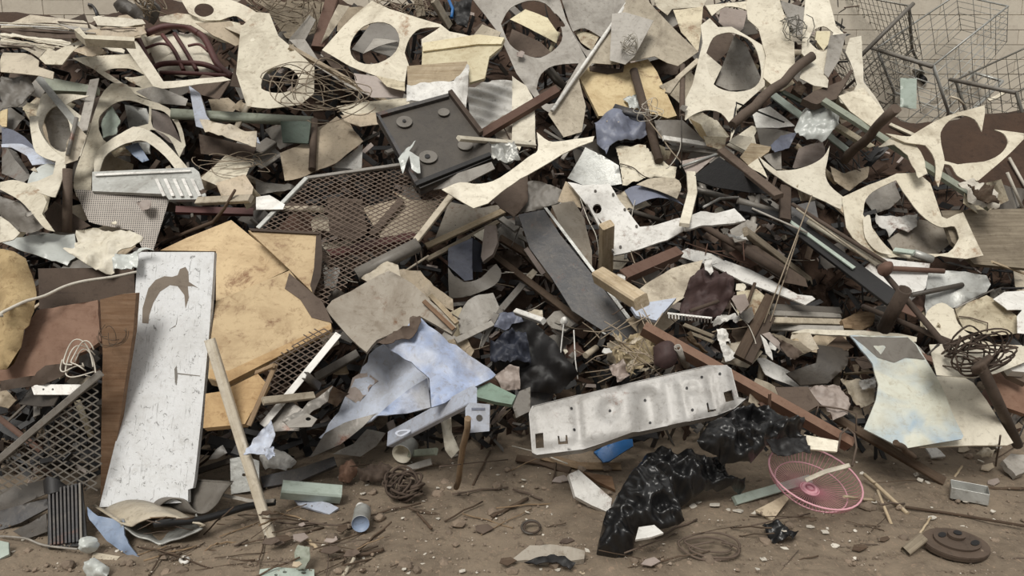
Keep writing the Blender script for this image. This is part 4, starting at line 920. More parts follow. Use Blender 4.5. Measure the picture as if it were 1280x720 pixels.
# ---- right middle
S('ivory_blank', 'bright ivory concave blank with three points', 'punched plate', 'ivory', 'B4', '~28,58! 110,120! 200,112 270,90 320,60 345,18! 338,80 330,130 350,185 412,238! 396,302! 290,250 180,195 105,145 55,100!', n=(0, 46), th=.006)
S('sheet_offcut', 'beige twisted offcut in the bite of the ivory blank', 'sheet metal', 'beige', 'B4', '350,100 420,130 530,100 520,150 440,210 370,170', n=(0, 35), cr=.02)
S('weathered_board', 'wide weathered grey board at the edge behind the ring plate', 'board', 'woodg', 'B4', '850,300 1224,290 1240,560 1000,540 900,440', n=(0, 35), th=.03)
B('thin_rail', 'pale straight slat lying over the weathered grey board', 'slat', 'woodp', 'B4', '1080,530 1230,585', 12, 'box')
S('panel', 'dusty grey-brown tray inside the ring plate', 'panel', 'dusty', 'B4', '610,430 750,340 880,365 890,450 810,515 640,480', n=(0, 40), cr=.01)
S('sheet_offcut', 'pale green curved sheet in the upper ring opening', 'sheet metal', 'grey', 'B4', '515,235 560,200 650,158 690,230 620,290 560,310', n=(10, 30), bd=(.04, 0))
S('punched_plate', 'large cream ring plate with a scalloped opening', 'punched plate', 'cream', 'B4', '390,262 520,190 655,128 745,128 800,180 850,330 872,342 912,325 940,318 1026,516 960,522 845,502 760,522 650,507 560,522 440,440 408,400', ['~490,330! 505,260 560,205 650,160! 700,240 780,340 850,378 905,378 925,430! 880,490 760,488! 640,490! 580,440 530,380'], n=(-3, 38), th=.006)
S('sheet_offcut', 'crumpled white paper-like curl in the ring plate', 'paper', 'white', 'B4', '560,310 650,330 748,310 742,370 700,402 650,380 620,415 572,370', n=(0, 45), cr=.03)
S('sheet_offcut', 'white inner crescent left in the ring opening', 'sheet metal', 'ivory', 'B4', '~500,335! 530,320 545,390 590,450 630,500! 560,480 510,420', n=(0, 35))
B('tin_cap', 'silver ribbed hose end under the ring plate', 'hose', 'galv', 'B4', '725,490 810,520', 36, 'tube', hollow=.8)
B('thin_rail', 'light green strip lying beside the silver hose end', 'strip', 'mint', 'B4', '640,478 730,490', 26, 'box')
S('sheet_offcut', 'white flat sheet under the pipe joint', 'sheet metal', 'white', 'B4', '560,510 800,540 780,650 700,720 600,690 470,590', n=(0, 42))
S('sheet_offcut', 'big grey-stained sheet below the ring plate edge', 'sheet metal', 'galv', 'i', '70,60 200,50 600,100 640,180 600,250 320,385 200,410 60,500 40,380', n=(-4, 40), cr=.015)
S('metal_tub', 'tan metal tub base with a wire bracket and bolt holes', 'tub', 'cream2', 'i', '310,400 600,280 700,330 870,470 900,620 620,650 400,590', n=(0, 32), cr=.01)
B('wire_bracket', 'bent wire bracket fixed on the tan tub base', 'wire', 'brown', 'i', '350,472 450,482 610,532 606,610', 12, 'rod')
S('punched_plate', 'cream plate with a round bite around the tan tub', 'punched plate', 'cream', 'i', '~40,540! 70,420 200,345 312,400! 330,500 400,600 520,670 700,720! 936,715! 936,860! 600,860! 120,640!', n=(-4, 44))
B('thin_rail', 'thin metal rod edge over the tan tub', 'rod', 'grey', 'i', '320,398 660,230', 14, 'rod')
S('sheet_offcut', 'crumpled grey lump at the top corner of the tan tub', 'sheet metal', 'grey', 'i', '630,250 740,210 772,290 720,318 650,300', cr=.04, puff=.03, n=(0, 45))
S('sheet_offcut', 'white plate end at the picture edge above the tan tub', 'sheet metal', 'white', 'i', '660,315 760,250 940,240 940,412 790,412', n=(5, 45))
S('sheet_offcut', 'white rounded plate at the edge covering the tub', 'sheet metal', 'white', 'i', '~872,470! 936,400 960,420 960,610 880,620!', n=(0, 40))
B('bar', 'dark square bar on the weathered board at the edge', 'bar', 'char', 'i', '740,222 930,218', 26, 'box')
# ---- dark duct and long bars
S('sheet_offcut', 'tan textured block face beside the dark duct', 'board', 'woodp', 'b', '540,190 640,60 822,98 800,140 620,268', n=(-10, 40), th=.04)
S('sheet_offcut', 'narrow cream fin beside the tan textured block', 'sheet metal', 'cream', 'b', '600,270 700,200 760,310 790,380 720,330', n=(10, 40))
S('sheet_offcut', 'white board corner above the tan textured block', 'board', 'ivory', 'b', '440,40 520,-10 650,10 640,60 590,130 450,60', n=(-10, 45))
S('sheet_offcut', 'cream panel wedge with a nail hole above the dark duct', 'sheet metal', 'cream2', 'b', '210,0 420,10 400,110 380,125 240,90', n=(10, 42))
S('panel', 'grey-white box panel right of the tan block', 'panel', 'grey', 'b', '740,170 910,140 915,300 860,300 800,240', n=(10, 20))
S('black_duct', 'black hollow duct with a brown timber edge', 'duct', 'black', 'b', '100,380 352,188 870,525 620,508 300,455', n=(0, 10), th=.03)
B('timber_edge', 'brown timber edge laid along the black duct', 'plank', 'brown', 'b', '370,130 890,545', 88, 'box', th=.03)
S('panel', 'mauve grey flap on the black duct corner', 'sheet metal', 'mauve', 'b', '0,230 100,205 345,168 200,290 100,372 60,345', n=(-20, 40))
B('thin_rail', 'silver rod along the mauve flap', 'rod', 'galv', 'b', '0,280 330,165', 26, 'rod')
B('pipe', 'grey pipe in the bundle under the black duct', 'pipe', 'steel', 'b', '140,480 500,580', 60, 'tube')
B('pipe', 'second grey pipe lower in the bundle under the duct', 'pipe', 'dgrey', 'b', '520,580 890,690', 60, 'tube')
B('flat_bar', 'black flat bar under the duct pipes', 'bar', 'black', 'B4', '-60,290 150,330', 36, 'box')
B('flat_bar', 'long black flat bar running down to the pipe joint', 'bar', 'black', 'B4', '165,345 640,705', 85, 'box', th=.02)
B('edge_strip', 'mint white edge strip along the long black flat bar', 'strip', 'mint', 'B4', '165,345 460,560', 18, 'box')
B('pipe', 'long ivory pipe laid beside the mint edge strip', 'pipe', 'ivory', 'B4', '255,345 585,542', 34, 'tube')
B('rod', 'long brown rod above the ivory pipe', 'rod', 'brown', 'B4', '180,270 605,535', 18, 'tube')
B('rod', 'thin light rod parallel to the ivory pipe', 'rod', 'bone', 'B4', '200,290 520,520', 10, 'rod')
B('post', 'dark rusty stub post at the end of the black duct', 'post', 'drust', 'B4', '150,195 148,345', 48, 'box')
B('thin_rail', 'grey fence rod crossing the dark post', 'rod', 'grey', 'B4', '0,290 250,400', 10, 'rod')
B('wood_bar', 'long greenish wooden bar under the black flat bar', 'plank', 'woodg', 'e', '660,140 1240,590', 85, 'box', th=.03)
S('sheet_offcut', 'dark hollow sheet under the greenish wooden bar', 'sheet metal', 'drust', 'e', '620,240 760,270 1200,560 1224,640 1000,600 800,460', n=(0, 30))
S('rag', 'small white torn scrap by the greenish wooden bar', 'scrap', 'white', 'e', '475,160 560,158 650,180 692,215 600,212 520,192', n=(0, 45), cr=.02)
B('rust_pipe', 'rusty thin pipe joined to the thick rusty pipe', 'pipe', 'drust', 'e', '160,20 660,315', 62, 'tube')
B('rust_pipe', 'thick rusty pipe end under the white long strip', 'pipe', 'drust', 'e', '650,305 1010,525', 90, 'tube', hollow=.8)
for i, (pp, lb) in enumerate((('0,322 480,318', 'lowest'), ('120,240 700,440', 'longest'), ('0,385 300,380', 'shortest'), ('180,262 560,390', 'steep'), ('320,250 300,345', 'upright'), ('640,240 650,400', 'crossing'), ('380,410 700,460', 'flat'))):
    B('thin_rod', 'thin rusty rod, the %s of the bundle by the thick rusty pipe' % lb, 'rod', 'rust', 'e', pp, 11, 'rod', group='thin rusty rods')
S('long_strip', 'long white pointed strip with a thin line on it', 'strip', 'white', 'e', '360,445 480,398 700,480 900,580 1010,640 1130,705 1260,720 1290,745 1200,800 1000,720 640,590', n=(0, 48), th=.01)
S('white_strip', 'white bent strip end beside the broken leg of the enamel fender', 'strip', 'white', 'e', '20,340 140,290 420,360 470,400 360,440 200,400', n=(0, 50), cr=.01)
# ---- middle: enamel piece, planks
S('sheet_offcut', 'pale grey plate standing behind the white enamel fender', 'sheet metal', 'galv', 'B3', '250,160 330,15 410,55 480,100 495,180 420,190 320,188', n=(-8, 36))
S('sheet_offcut', 'grey dirty dented sheet beside the tan barrel shell', 'sheet metal', 'dgrey', 'B3', '40,170 130,168 232,205 215,265 100,300 35,312', n=(-10, 25), cr=.03)
S('sheet_offcut', 'beige shard leaning on the pale grey plate', 'sheet metal', 'beige', 'B3', '240,170 300,200 310,290 205,260', n=(20, 35))
S('slate_scoop', 'slate blue curved scoop under the corrugated curl', 'sheet metal', 'slate', 'B3', '~510,190! 560,180 650,205 742,232! 785,250! 660,240 550,268!', n=(0, 45), bd=(.05, 0))
S('sheet_offcut', 'shiny beige rolled rim above the slate scoop', 'sheet metal', 'bone', 'B3', '~560,182! 640,145 735,150 762,192 745,235! 650,205', n=(0, 50), bd=(.04, 90))
B('toothed_strip', 'dark toothed strip beneath the slate scoop', 'strip', 'dark', 'B3', '530,295 700,350', 22, 'chan')
S('barrel_shell', 'grey-brown rusty barrel shell beside the enamel fender', 'barrel', 'dusty', 'B3', '180,275 280,255 330,330 360,480 362,562 320,495 230,400', n=(15, 25), bd=(.08, 20), cr=.01)
S('enamel_fender', 'white enamel fender with bolt holes and a bent foot', 'appliance panel', 'white', 'B3', '250,172 320,186 440,180 482,250 575,372 640,366 740,335 770,330 860,320 800,372 700,428 580,470 458,500 402,352 340,282', ['e 383,293,20,22'], n=(-6, 42), th=.012, cr=.012, parts=[('bolt', 'dark', 'B3', 'e %d,%d,6,6' % q, .004, .008) for q in ((455, 232), (507, 298), (560, 372), (488, 465), (375, 215))]+[('torn_flange', 'white', 'B3', '335,280 350,285 440,455 460,498 440,480', .02, .03)])
S('enamel_arm', 'white enamel arm pointing toward the long wooden bar', 'appliance panel', 'white', 'B3', '770,335 850,302 920,308 1000,290 1052,345 1000,356 920,362 840,368 780,385', n=(0, 45), th=.015, bd=(.03, 90), cr=.01)
B('upright_strip', 'ivory upright strip crossing the enamel arm', 'strip', 'ivory', 'B3', '805,130 812,220 775,365', 42, 'box')
B('thin_rod', 'thin white rod pointing out over the enamel arm', 'rod', 'white', 'B3', '860,285 935,245 1020,240', 12, 'rod')
B('rust_plank', 'rust-brown angle iron beneath the enamel fender', 'bar', 'rust', 'p', '780,342 850,312', 14, 'angle', th=.06)
S('cream_panel', 'cream dusty panel with a bluish lower edge', 'panel', 'bone', 'p', '792,366 812,352 840,335 879,324 864,366 846,378 822,400 790,388', n=(0, 44), cr=.01)
S('blue_edge', 'pale blue board end under the cream dusty panel', 'board', 'pblue', 'C3', '535,122 600,102 740,80 650,182 560,160', n=(0, 50), th=.02)
B('wood_block', 'upright pale wooden block beside the enamel fender', 'wood', 'woodp', 'p', '758.5,281 757,344', 16.5, 'box', th=.05)
B('wood_beam', 'thick pale wooden beam at the foot of the upright block', 'wood', 'woodp', 'p', '749,344 802,378', 20, 'box', th=.07)
S('rag', 'maroon-black crumpled rag below the white bent strip', 'rag', 'ragm', 'p', '862,348 882,334 905,345 918,368 902,392 868,398 850,390', cr=.09, puff=.05, n=(0, 40), div=18)
B('thin_rail', 'thin dark maroon bar across the crumpled rag', 'bar', 'drust', 'f', '160,280 420,190', 36, 'tube')
S('sheet_offcut', 'white torn hanging tab below the white bent strip', 'scrap', 'white', 'e', '290,390 360,380 372,500 345,532 300,480', n=(0, 30), cr=.02)
B('comb_strip', 'white comb-like cooling fin strip by the maroon rag', 'fin strip', 'white', 'C3', '700,150 900,172', 10, 'box')
for i in range(14):
    x = 706+i*14.6; B('comb_tooth', 'short white tooth hanging from the cooling fin strip', 'fin strip', 'white', 'C3', '%f,%f %f,%f' % (x, 150+i*1.6, x+1, 172+i*1.6), 5, 'box', group='teeth of the cooling fin strip')
S('sheet_offcut', 'grey-brown triangular plate behind the dark crossing bars', 'sheet metal', 'mauve', 'f', '530,140 660,125 700,220 620,300 580,250', n=(10, 30))
S('sheet_offcut', 'grey sheet by the dark crossing bars', 'sheet metal', 'dgrey', 'f', '600,300 720,240 740,330 690,390 620,350', n=(0, 20))
S('rag', 'white plastic rag bunched near the dark crossing bars', 'rag', 'white', 'f', '350,400 430,300 560,305 600,400 560,412 520,352 460,370', cr=.06, n=(0, 45), div=16)
S('rag', 'white plastic rag hanging limp lower by the crossing bars', 'rag', 'white', 'f', '400,440 470,440 530,520 525,570 490,530 480,600 560,640 580,720 480,740 440,600', cr=.05, n=(0, 40), div=16)
B('slat', 'grey-brown slat lying before the cooling fin strip', 'slat', 'woodg', 'f', '110,405 370,510', 40, 'box')
B('slat', 'second grey slat before the fin strip lower down', 'slat', 'woodg', 'f', '170,480 370,560', 34, 'box')
S('wood_chunk', 'splintered wood chunk on the rusty long angle', 'wood', 'wood', 'f', '110,500 170,450 230,560 330,640 300,640', n=(0, 40), th=.02, cr=.02)
# ---- strips at the right middle
for i, (pp, w, m, lb) in enumerate((('90,125 395,140', 34, 'dgrey', 'topmost dark'), ('90,150 395,162', 26, 'grey', 'upper grey'), ('90,182 400,190', 30, 'bone', 'pale middle'), ('85,215 410,222', 30, 'grey', 'lowest grey'))):
    B('flat_strip', '%s flat strip in the stack under the long white strip' % lb, 'strip', m, 'C4', pp, w, 'box', group='flat strips stack')
S('wood_block', 'splintered tan wood block at the end of the flat strips', 'wood', 'wood', 'C4', '400,182 480,140 552,150 545,200 500,222 412,218', n=(0, 40), th=.04, cr=.02)
B('dark_bar', 'dark timber bar crossing down to the rags', 'bar', 'woodd', 'f', '880,150 600,700', 92, 'box')
B('dark_bar', 'second dark timber bar leaning beside the first', 'bar', 'drust', 'f', '890,330 680,740', 80, 'box')
S('blade', 'thin white blade beside the dark timber bars', 'sheet metal', 'white', 'f', '800,490 850,540 900,650 910,720 850,660', n=(20, 35))
S('leaf_sheet', 'grey-brown leaf-like sheet in the fan beside the dark timbers', 'sheet metal', 'mauve', 'f', '810,480 880,460 1000,590 1080,690 960,620', n=(-10, 45))
S('leaf_sheet', 'beige folded sheet in the fan below the flat strips', 'sheet metal', 'woodg', 'f', '890,480 1010,500 1150,560 1260,640 1200,660 1050,610', n=(0, 40), cr=.02)
S('leaf_sheet', 'dark grey folded sheet lowest in the fan below the flat strips', 'sheet metal', 'brown', 'f', '950,520 1100,600 1180,660 1100,720 1040,690', n=(10, 25), cr=.02)
S('ribbed_strip', 'white ribbed strip lying above the long rusty angle', 'sheet metal', 'white', 'C4', '18,350 60,350 250,458 262,492 220,492 100,445 60,425', corr=(.02, .003, 60), n=(0, 45), div=24)
S('panel', 'dark brown panel behind the pinkish crumpled sheet', 'panel', 'brown', 'C4', '105,482 250,480 305,560 250,592 120,520', n=(0, 35))
S('crumpled_sheet', 'pinkish grey crumpled sheet under the black felt curl', 'sheet metal', 'mauve', 'C4', '250,482 400,468 442,560 432,605 372,622 330,575 280,522', cr=.03, n=(0, 45))
S('crumpled_sheet', 'beige crumpled sheet beside the blue-tinted sheet', 'sheet metal', 'bone', 'C4', '395,452 470,440 532,470 562,540 485,582 440,522', cr=.03, n=(-8, 45))
S('sheet_offcut', 'white ragged bits beside the blue-tinted sheet', 'sheet metal', 'white', 'C4', '480,455 555,440 560,480 500,492', cr=.02, n=(0, 40))
S('felt_curl', 'dark brown felt strip curled over itself', 'felt', 'dark', 'C4', '170,402 290,372 302,286 442,284 456,300 430,382 350,456 240,452', n=(0, 40), bd=(.09, 60), th=.012)
S('long_lip', 'long white folded lip above the blue-tinted sheet', 'sheet metal', 'ivory', 'C4', '178,236 240,220 500,228 660,238 742,258 740,278 450,252', n=(0, 50), th=.01)
S('ivory_slab', 'smooth ivory slab beside the leaning brown pipe', 'panel', 'ivory', 'j', '30,182 190,180 240,210 300,290 420,480 392,492 250,492 0,500', n=(0, 46), th=.012)
S('tinted_sheet', 'blue-tinted stained sheet reaching the ground', 'sheet metal', 'tints', 'p', '1062,419 1135,420 1147,432 1160,455 1170,470 1185,500 1204,545 1202,549 1131,560 1080,536 1095,500 1098,480 1090,455', n=(-2, 44), th=.008, cr=.01, parts=[('dirt_film', 'dgrey', 'C4', '448,256 700,258 735,292 775,360 690,350 640,372 560,350 505,300', .001, .002)])
S('terra_plank', 'terracotta coloured plank behind the leaning brown pipe', 'plank', 'terra', 'C4', '1060,402 1110,380 1235,450 1235,605 1140,572 1090,470', n=(0, 40), th=.03)
S('plank', 'brown plank end above the terracotta plank', 'plank', 'brown', 'C4', '1110,372 1150,380 1235,430 1235,465 1160,430', n=(0, 50), th=.03)
S('white_box', 'white painted box corner at the edge of the heap', 'box', 'white', 'C4', '1150,382 1235,375 1235,415 1170,410', n=(0, 48), th=.04)
S('sheet_offcut', 'ivory wide sheet at the edge under the wire coil', 'sheet metal', 'ivory', 'C4', '790,300 900,290 1224,300 1235,370 1100,420 1000,440 830,430', n=(0, 48))
# ---- pipe joint
B('steel_rod', 'long dark rod ending in a round head on the ivory sheet', 'rod', 'drust', 'p', '1079,383 1196,431', 7, 'tube')
B('steel_rod', 'long brown rod crossing down toward the wire coil', 'rod', 'drust', 'p', '1098,333 1186,437', 7.5, 'tube')
B('pipe', 'thick rusty pipe stub with an open end', 'pipe', 'drust', 'p', '1131,362 1104,412', 17, 'tube', hollow=.78)
B('pipe', 'thin dark handle pipe pointing to the weathered board', 'pipe', 'dark', 'p', '1139,369 1203,356', 6.5, 'tube')
B('pipe', 'short reddish pipe with a round joint', 'pipe', 'rust', 'p', '1106,335 1180,339', 6.5, 'tube')
S('pipe_joint', 'round rusty knob joining the crossing rods', 'pipe joint', 'rust', 'B4', 'e 598,565,34,30', puff=.05, n=(0, 40), div=12)
for i, (pp, lb) in enumerate((('770,300 800,265', 'upper'), ('790,335 840,290', 'lower'))):
    B('short_rod', '%s short dark peg between the crossing rods' % lb, 'rod', 'dark', 'C4', pp, 12, 'rod')
tangle('wire_coil', 'brown wire coil basket at the edge of the heap', 'wire', 'drust', 'C4', (980, 358), 140, 74, 15, .004, 12, depth=.12)
B('pipe', 'long brown leaning pipe with a knobbed top', 'pipe', 'drust', 'p', '1224,452 1272,556', 13, 'tube')
S('pipe_knob', 'rusty clamp knob on the leaning brown pipe', 'clamp', 'drust', 'C4', '985,400 1010,370 1060,335 1075,350 1060,385 1040,420 1000,415', puff=.05, cr=.03, n=(0, 40))
# ---- centre: dark tray, mesh panel
S('sheet_offcut', 'brown corrugated offcut under the big mesh panel', 'corrugated sheet', 'brown', 'B2', '320,240 480,250 500,400 440,440 330,400', n=(0, 25), corr=(.05, .005, 80))
S('sheet_offcut', 'pale card seen through the big mesh panel', 'cardboard', 'beige', 'B2', '480,290 620,250 830,255 740,400 560,420', n=(0, 40))
S('sheet_offcut', 'white card strip seen low through the big mesh panel', 'cardboard', 'bone', 'B2', '290,450 420,430 480,480 330,500', n=(0, 40))
S('sheet_offcut', 'white torn slip under the lower mesh edge', 'paper', 'white', 'B2', '300,560 380,560 360,640 310,650', n=(0, 40), cr=.02)
B('angle_iron', 'brown batten beneath the big mesh panel', 'bar', 'brown', 'B2', '655,255 520,410', 34, 'box')
B('angle_iron', 'maroon rail beneath the big mesh panel', 'bar', 'maroon', 'B2', '330,490 720,405', 40, 'angle')
mesh_panel('mesh_panel', 'big expanded metal mesh panel with a pale frame in the middle of the heap', 'brown', 'p', '384,225 503,208 560,248 523,298 490,318 447,340 415,378 392,388 402,290 325,287', .045, [('384,224 323,287', 6, 'galv'), ('384,224 504,207', 5, 'steel'), ('564,246 520,302', 8, 'bone')], n=(0, 44), strand=.005)
S('underside_plank', 'grey plank showing below the dark tray', 'plank', 'grey', 'B2', '745,185 1060,80 1075,110 920,190 800,205', n=(0, 15), th=.02)
S('dark_tray', 'dark rectangular tray with round bosses and a raised rim', 'tray', 'dark', 'p', '470,144 563,120 575,136 601,168 626,194 525,236 505,204', n=(4, 44), th=.02, rim=.05, rimm='char', parts=[
  ('boss', 'dgrey', 'A2', 'e 668,555,36,25', .006, .014), ('boss_centre', 'black', 'A2', 'e 668,555,8,6', .006, .02), ('boss', 'dgrey', 'A2', 'e 845,512,26,17', .006, .014), ('boss', 'dgrey', 'A2', 'e 942,660,34,22', .006, .014),
  ('boss', 'dgrey', 'B2', 'e 775,65,42,28', .006, .014), ('boss_centre', 'black', 'B2', 'e 772,66,12,9', .006, .02), ('rim_bar', 'drust', 'A2', '865,428 882,420 1022,605 1005,615', .03, .03), ('rim_bar', 'black', 'B2', '715,180 1050,48 1060,62 722,198', .02, .02),
  ('rim_bar', 'char', 'A2', '540,520 865,432 868,445 545,535', .02, .02), ('rim_bar', 'char', 'A2', '540,518 556,525 735,828 718,838', .02, .02)])
S('plastic_wrap', 'clear torn plastic film on the dark tray corner', 'plastic', 'clear', 'B2', '640,70 720,-20 690,40 735,60 740,130 700,110 690,60 660,130', cr=.02, n=(4, 48))
B('angle_iron', 'reddish brown angle bar rising from the dark tray corner', 'bar', 'rust', 'p', '601,167 697,110', 11, 'angle', th=.04)
B('pale_strip', 'pale flat strip across the corner of the dark tray', 'strip', 'ivory', 'p', '573,173 668,181', 7, 'box')
tangle('wire_tangle', 'large bundle of straw-coloured wire above the folded cardboard', 'wire', 'wire', 'A2', (275, 440), 215, 95, 13, .003, 2, depth=.10, arc=5.2)
S('sheet_offcut', 'grey tangled foil scraps at the tray corner', 'foil', 'galv', 'B2', '1060,20 1160,-10 1190,60 1120,90 1060,70', cr=.05, n=(0, 45))
S('sheet_offcut', 'brown bark-like board beside the concave white blade', 'board', 'brown', 'B2', '1050,230 1130,150 1224,110 1224,260 1160,330 1100,290', n=(10, 30), cr=.02)
S('sheet_offcut', 'dusty grey sheet under the concave white blade', 'sheet metal', 'dusty', 'B2', '870,260 1000,290 1110,270 1080,310 860,420 800,440', n=(0, 45))
S('concave_blade', 'long concave white blade spanning below the dark tray', 'punched plate', 'ivory', 'p', '~552,236! 575,228 600,230 625,222 660,196 672,188 671,167! 686,177 705,176 743,170! 741,176! 712,188 680,207 650,223! 633,236 618,248 610,256! 592,262!', n=(0, 42), th=.006)
B('channel', 'bent grey channel along the lower edge of the mesh', 'bar', 'dgrey', 'B2', '450,580 730,440', 50, 'chan', th=.05)
B('stick', 'pale yellow wooden stick below the concave blade', 'stick', 'woodp', 'B2', '765,462 1118,300', 30, 'box')
B('stick', 'grey wooden stick right under the yellow stick', 'stick', 'woodg', 'B2', '770,520 1090,350', 22, 'box')
# ---- dark centre
S('slate_sheet', 'slate blue upright sheet under the yellow stick', 'sheet metal', 'slate', 'c', '0,290 210,188 222,570 150,582 60,500 0,450', n=(-10, 20))
S('navy_sheet', 'navy dark sheet beside the slate upright sheet', 'sheet metal', 'navy', 'c', '210,180 312,262 300,420 312,505 222,500', n=(20, 10))
S('steel_bowl', 'dark grey curved bowl fragment below the slate sheet', 'bowl', 'dgrey', 'c', '~0,462! 60,540 150,590 300,552 430,372! 480,480 420,622 200,702 0,702!', n=(0, 30), bd=(.08, 60))
S('sheet_offcut', 'ivory triangular bit beside the brown post stump', 'sheet metal', 'ivory', 'c', '228,170 332,108 322,232', n=(0, 45))
S('post_stump', 'brown-grey leaning stump under the yellow stick end', 'wood', 'mauve', 'c', '330,90 430,78 445,240 400,345 312,412 296,362', n=(-12, 30), th=.04)
B('slat', 'short grey slat above the charcoal panel', 'slat', 'grey', 'c', '480,25 620,130', 58, 'box')
B('slat', 'short grey slat just touching the charcoal panel', 'slat', 'grey', 'c', '640,182 860,305', 38, 'box')
S('rubble', 'dark mixed scraps beneath the short grey slats', 'scrap', 'brown', 'c', '450,330 600,300 680,420 620,460 540,430', cr=.06, n=(0, 35))
B('plank', 'brown weathered plank in the dark middle of the heap', 'plank', 'woodd', 'c', '470,200 700,340', 70, 'box')
B('plank', 'broken lower half of the brown weathered plank', 'plank', 'woodd', 'c', '690,345 960,590', 66, 'box')
S('white_chip', 'small white rectangle in the dark middle', 'scrap', 'bone', 'c', '690,545 765,475 805,505 735,590', n=(0, 40))
S('charcoal_panel', 'charcoal flat panel with a bright edge slanting down the middle', 'panel', 'char', 'p', '648,268 680,262 700,293 742,345 775,388 800,420 786,432 745,408 715,388 690,348 662,310', n=(-8, 40), th=.012, parts=[('bright_edge', 'galv', 'p', '680,261 684,261 804,419 800,421', .012, .012)])
B('strut', 'mid brown strut beside the charcoal panel', 'bar', 'mauve', 'c', '700,290 860,520', 46, 'angle')
S('grey_sheet', 'rounded grey dented sheet under the steel bowl', 'sheet metal', 'grey', 'd', '~75,332! 180,180 400,88! 457,212! 400,330 280,432 100,457!', n=(-5, 38), bd=(.04, 20), cr=.01)
S('foil', 'grey-blue crumpled film beneath the grey strap', 'plastic', 'slate', 'd', '390,440 450,330 600,270 690,370 540,430', cr=.04, n=(0, 45))
B('strap', 'grey flat strap slanting over the dented sheet', 'bar', 'steel', 'd', '672,40 445,305', 62, 'box', th=.012)
B('strap', 'lower tapering end of the grey strap', 'bar', 'steel', 'd', '440,300 300,600', 56, 'box', th=.012, taper=.5)
B('strap', 'pale grey strap lying along the blue sheet', 'bar', 'grey', 'd', '70,550 400,390', 60, 'box', th=.012)
B('long_plank', 'long dark plank down across the dark middle', 'plank', 'woodd', 'p', '618,320 726,402', 9, 'box')
S('void_and_cloth', 'black crumpled sheet standing in for the void of the dark hollow', 'cloth', 'black', 'p', '612,440 640,405 668,402 690,425 722,470 700,492 655,488 625,470', cr=.10, n=(0, 30), div=16)  # black sheet added for a shaded void, shade is in its colour
S('void_and_cloth', 'navy black folded cloth below the crumpled film', 'cloth', 'navy', 'd', '380,560 500,480 700,460 752,700 560,740 380,722', cr=.07, n=(0, 40), div=16)
S('brown_strip', 'mauve brown sheet standing by the navy cloth', 'sheet metal', 'mauve', 'C2', '1075,430 1140,380 1185,390 1190,490 1110,500', n=(10, 25), cr=.02)
B('white_block', 'small white plastic block in the dark hollow', 'block', 'white', 'd', '612,285 860,372', 52, 'box', th=.03)
S('knob', 'small white knob tied to a hanging cord', 'knob', 'white', 'd', 'e 1045,370,34,36', puff=.03, n=(0, 40))
B('cord', 'white cord hanging from the knob into the hollow', 'cord', 'white', 'd', '1040,400 1005,725', 12, 'rod')
B('cord', 'longer white cord beside the hanging knob cord', 'cord', 'white', 'C3', '278,225 285,360 296,445', 6, 'rod')
S('dead_leaves', 'dry brown leaf litter caught beside the long rusty angle', 'leaves', 'leaf', 'C3', '440,300 540,250 640,270 640,350 580,410 500,420', cr=.10, n=(0, 40), div=16)
rl = random.Random(4)
for i in range(26):
    x, y = rl.uniform(470, 650), rl.uniform(255, 420); a = rl.uniform(0, 6.28); l = rl.uniform(12, 42); w = rl.uniform(5, 12)
    S('dry_leaf', 'curled dry leaf in the litter beside the rusty angle', 'leaf', 'leaf' if i % 3 else 'bone', 'C3', '%f,%f %f,%f %f,%f %f,%f' % (x-l*math.cos(a), y-l*math.sin(a), x+w*math.sin(a), y-w*math.cos(a), x+l*math.cos(a), y+l*math.sin(a), x-w*math.sin(a), y+w*math.cos(a)), cr=.02, th=.001, group='dry leaves in the litter')
for i in range(30):
    x, y = rl.uniform(330, 640), rl.uniform(190, 440); a = rl.uniform(-1.2, 1.2); l = rl.uniform(40, 110)
    B('dry_stem', 'thin dry stem in the litter above the grey stamped panel', 'twig', 'wire', 'C3', '%f,%f %f,%f %f,%f' % (x-l*math.cos(a), y-l*math.sin(a), x+rl.uniform(-9, 9), y+rl.uniform(-9, 9), x+l*math.cos(a), y+l*math.sin(a)), 5, 'rod', group='dry stems in the litter')
S('mesh_pot', 'dark rounded mesh pot beside the rusty angle', 'pot', 'ragm', 'C3', '~635,300! 690,275 735,300 740,370 690,400 640,380!', puff=.06, n=(0, 40), div=14)
B('pipe', 'short grey pipe stub beside the mesh pot', 'pipe', 'grey', 'C3', '745,303 785,385', 34, 'tube', hollow=.8)
B('pipe', 'short pale cylinder in the litter', 'pipe', 'bone', 'C3', '330,340 380,305', 30, 'tube')
S('sheet_offcut', 'maroon grey crumple among dry stems', 'sheet metal', 'mauve', 'C3', '440,380 500,360 530,430 470,470', cr=.05, n=(0, 35))
B('rusty_angle', 'long rusty angle iron running from the cream panel to the ground', 'bar', 'terra', 'p', '806,406 1068,553', 11, 'angle', th=.075)
B('short_bracket', 'small upright tab on the long rusty angle', 'bar', 'terra', 'C4', '80,510 78,570', 14, 'box')
B('wood_rail', 'brown timber rail beside the rusty angle end', 'plank', 'woodd', 'p', '1044,522 1180,602', 11, 'box')
B('wire_loop', 'bent wire loop over the timber rail', 'wire', 'brown', 'D4', '385,160 400,80 430,55 460,80 470,140 450,225', 10, 'rod')
B('wire_loop', 'bent wire loop above the timber rail near the pink sheet', 'wire', 'brown', 'C4', '285,610 300,565 400,580 470,600 468,680', 8, 'rod')
for pp, lb in (('1015,244 955,404', 'longer'), ('998,294 963,402', 'shorter')):
    B('thin_wire', '%s of two thin taut wires over the wooden bars' % lb, 'wire', 'wire', 'p', pp, 1.6, 'rod')
B('thin_wire', 'vertical thin wire hanging from the slim upright pipe', 'wire', 'dark', 'p', '852,145 852,212', 1.5, 'rod')
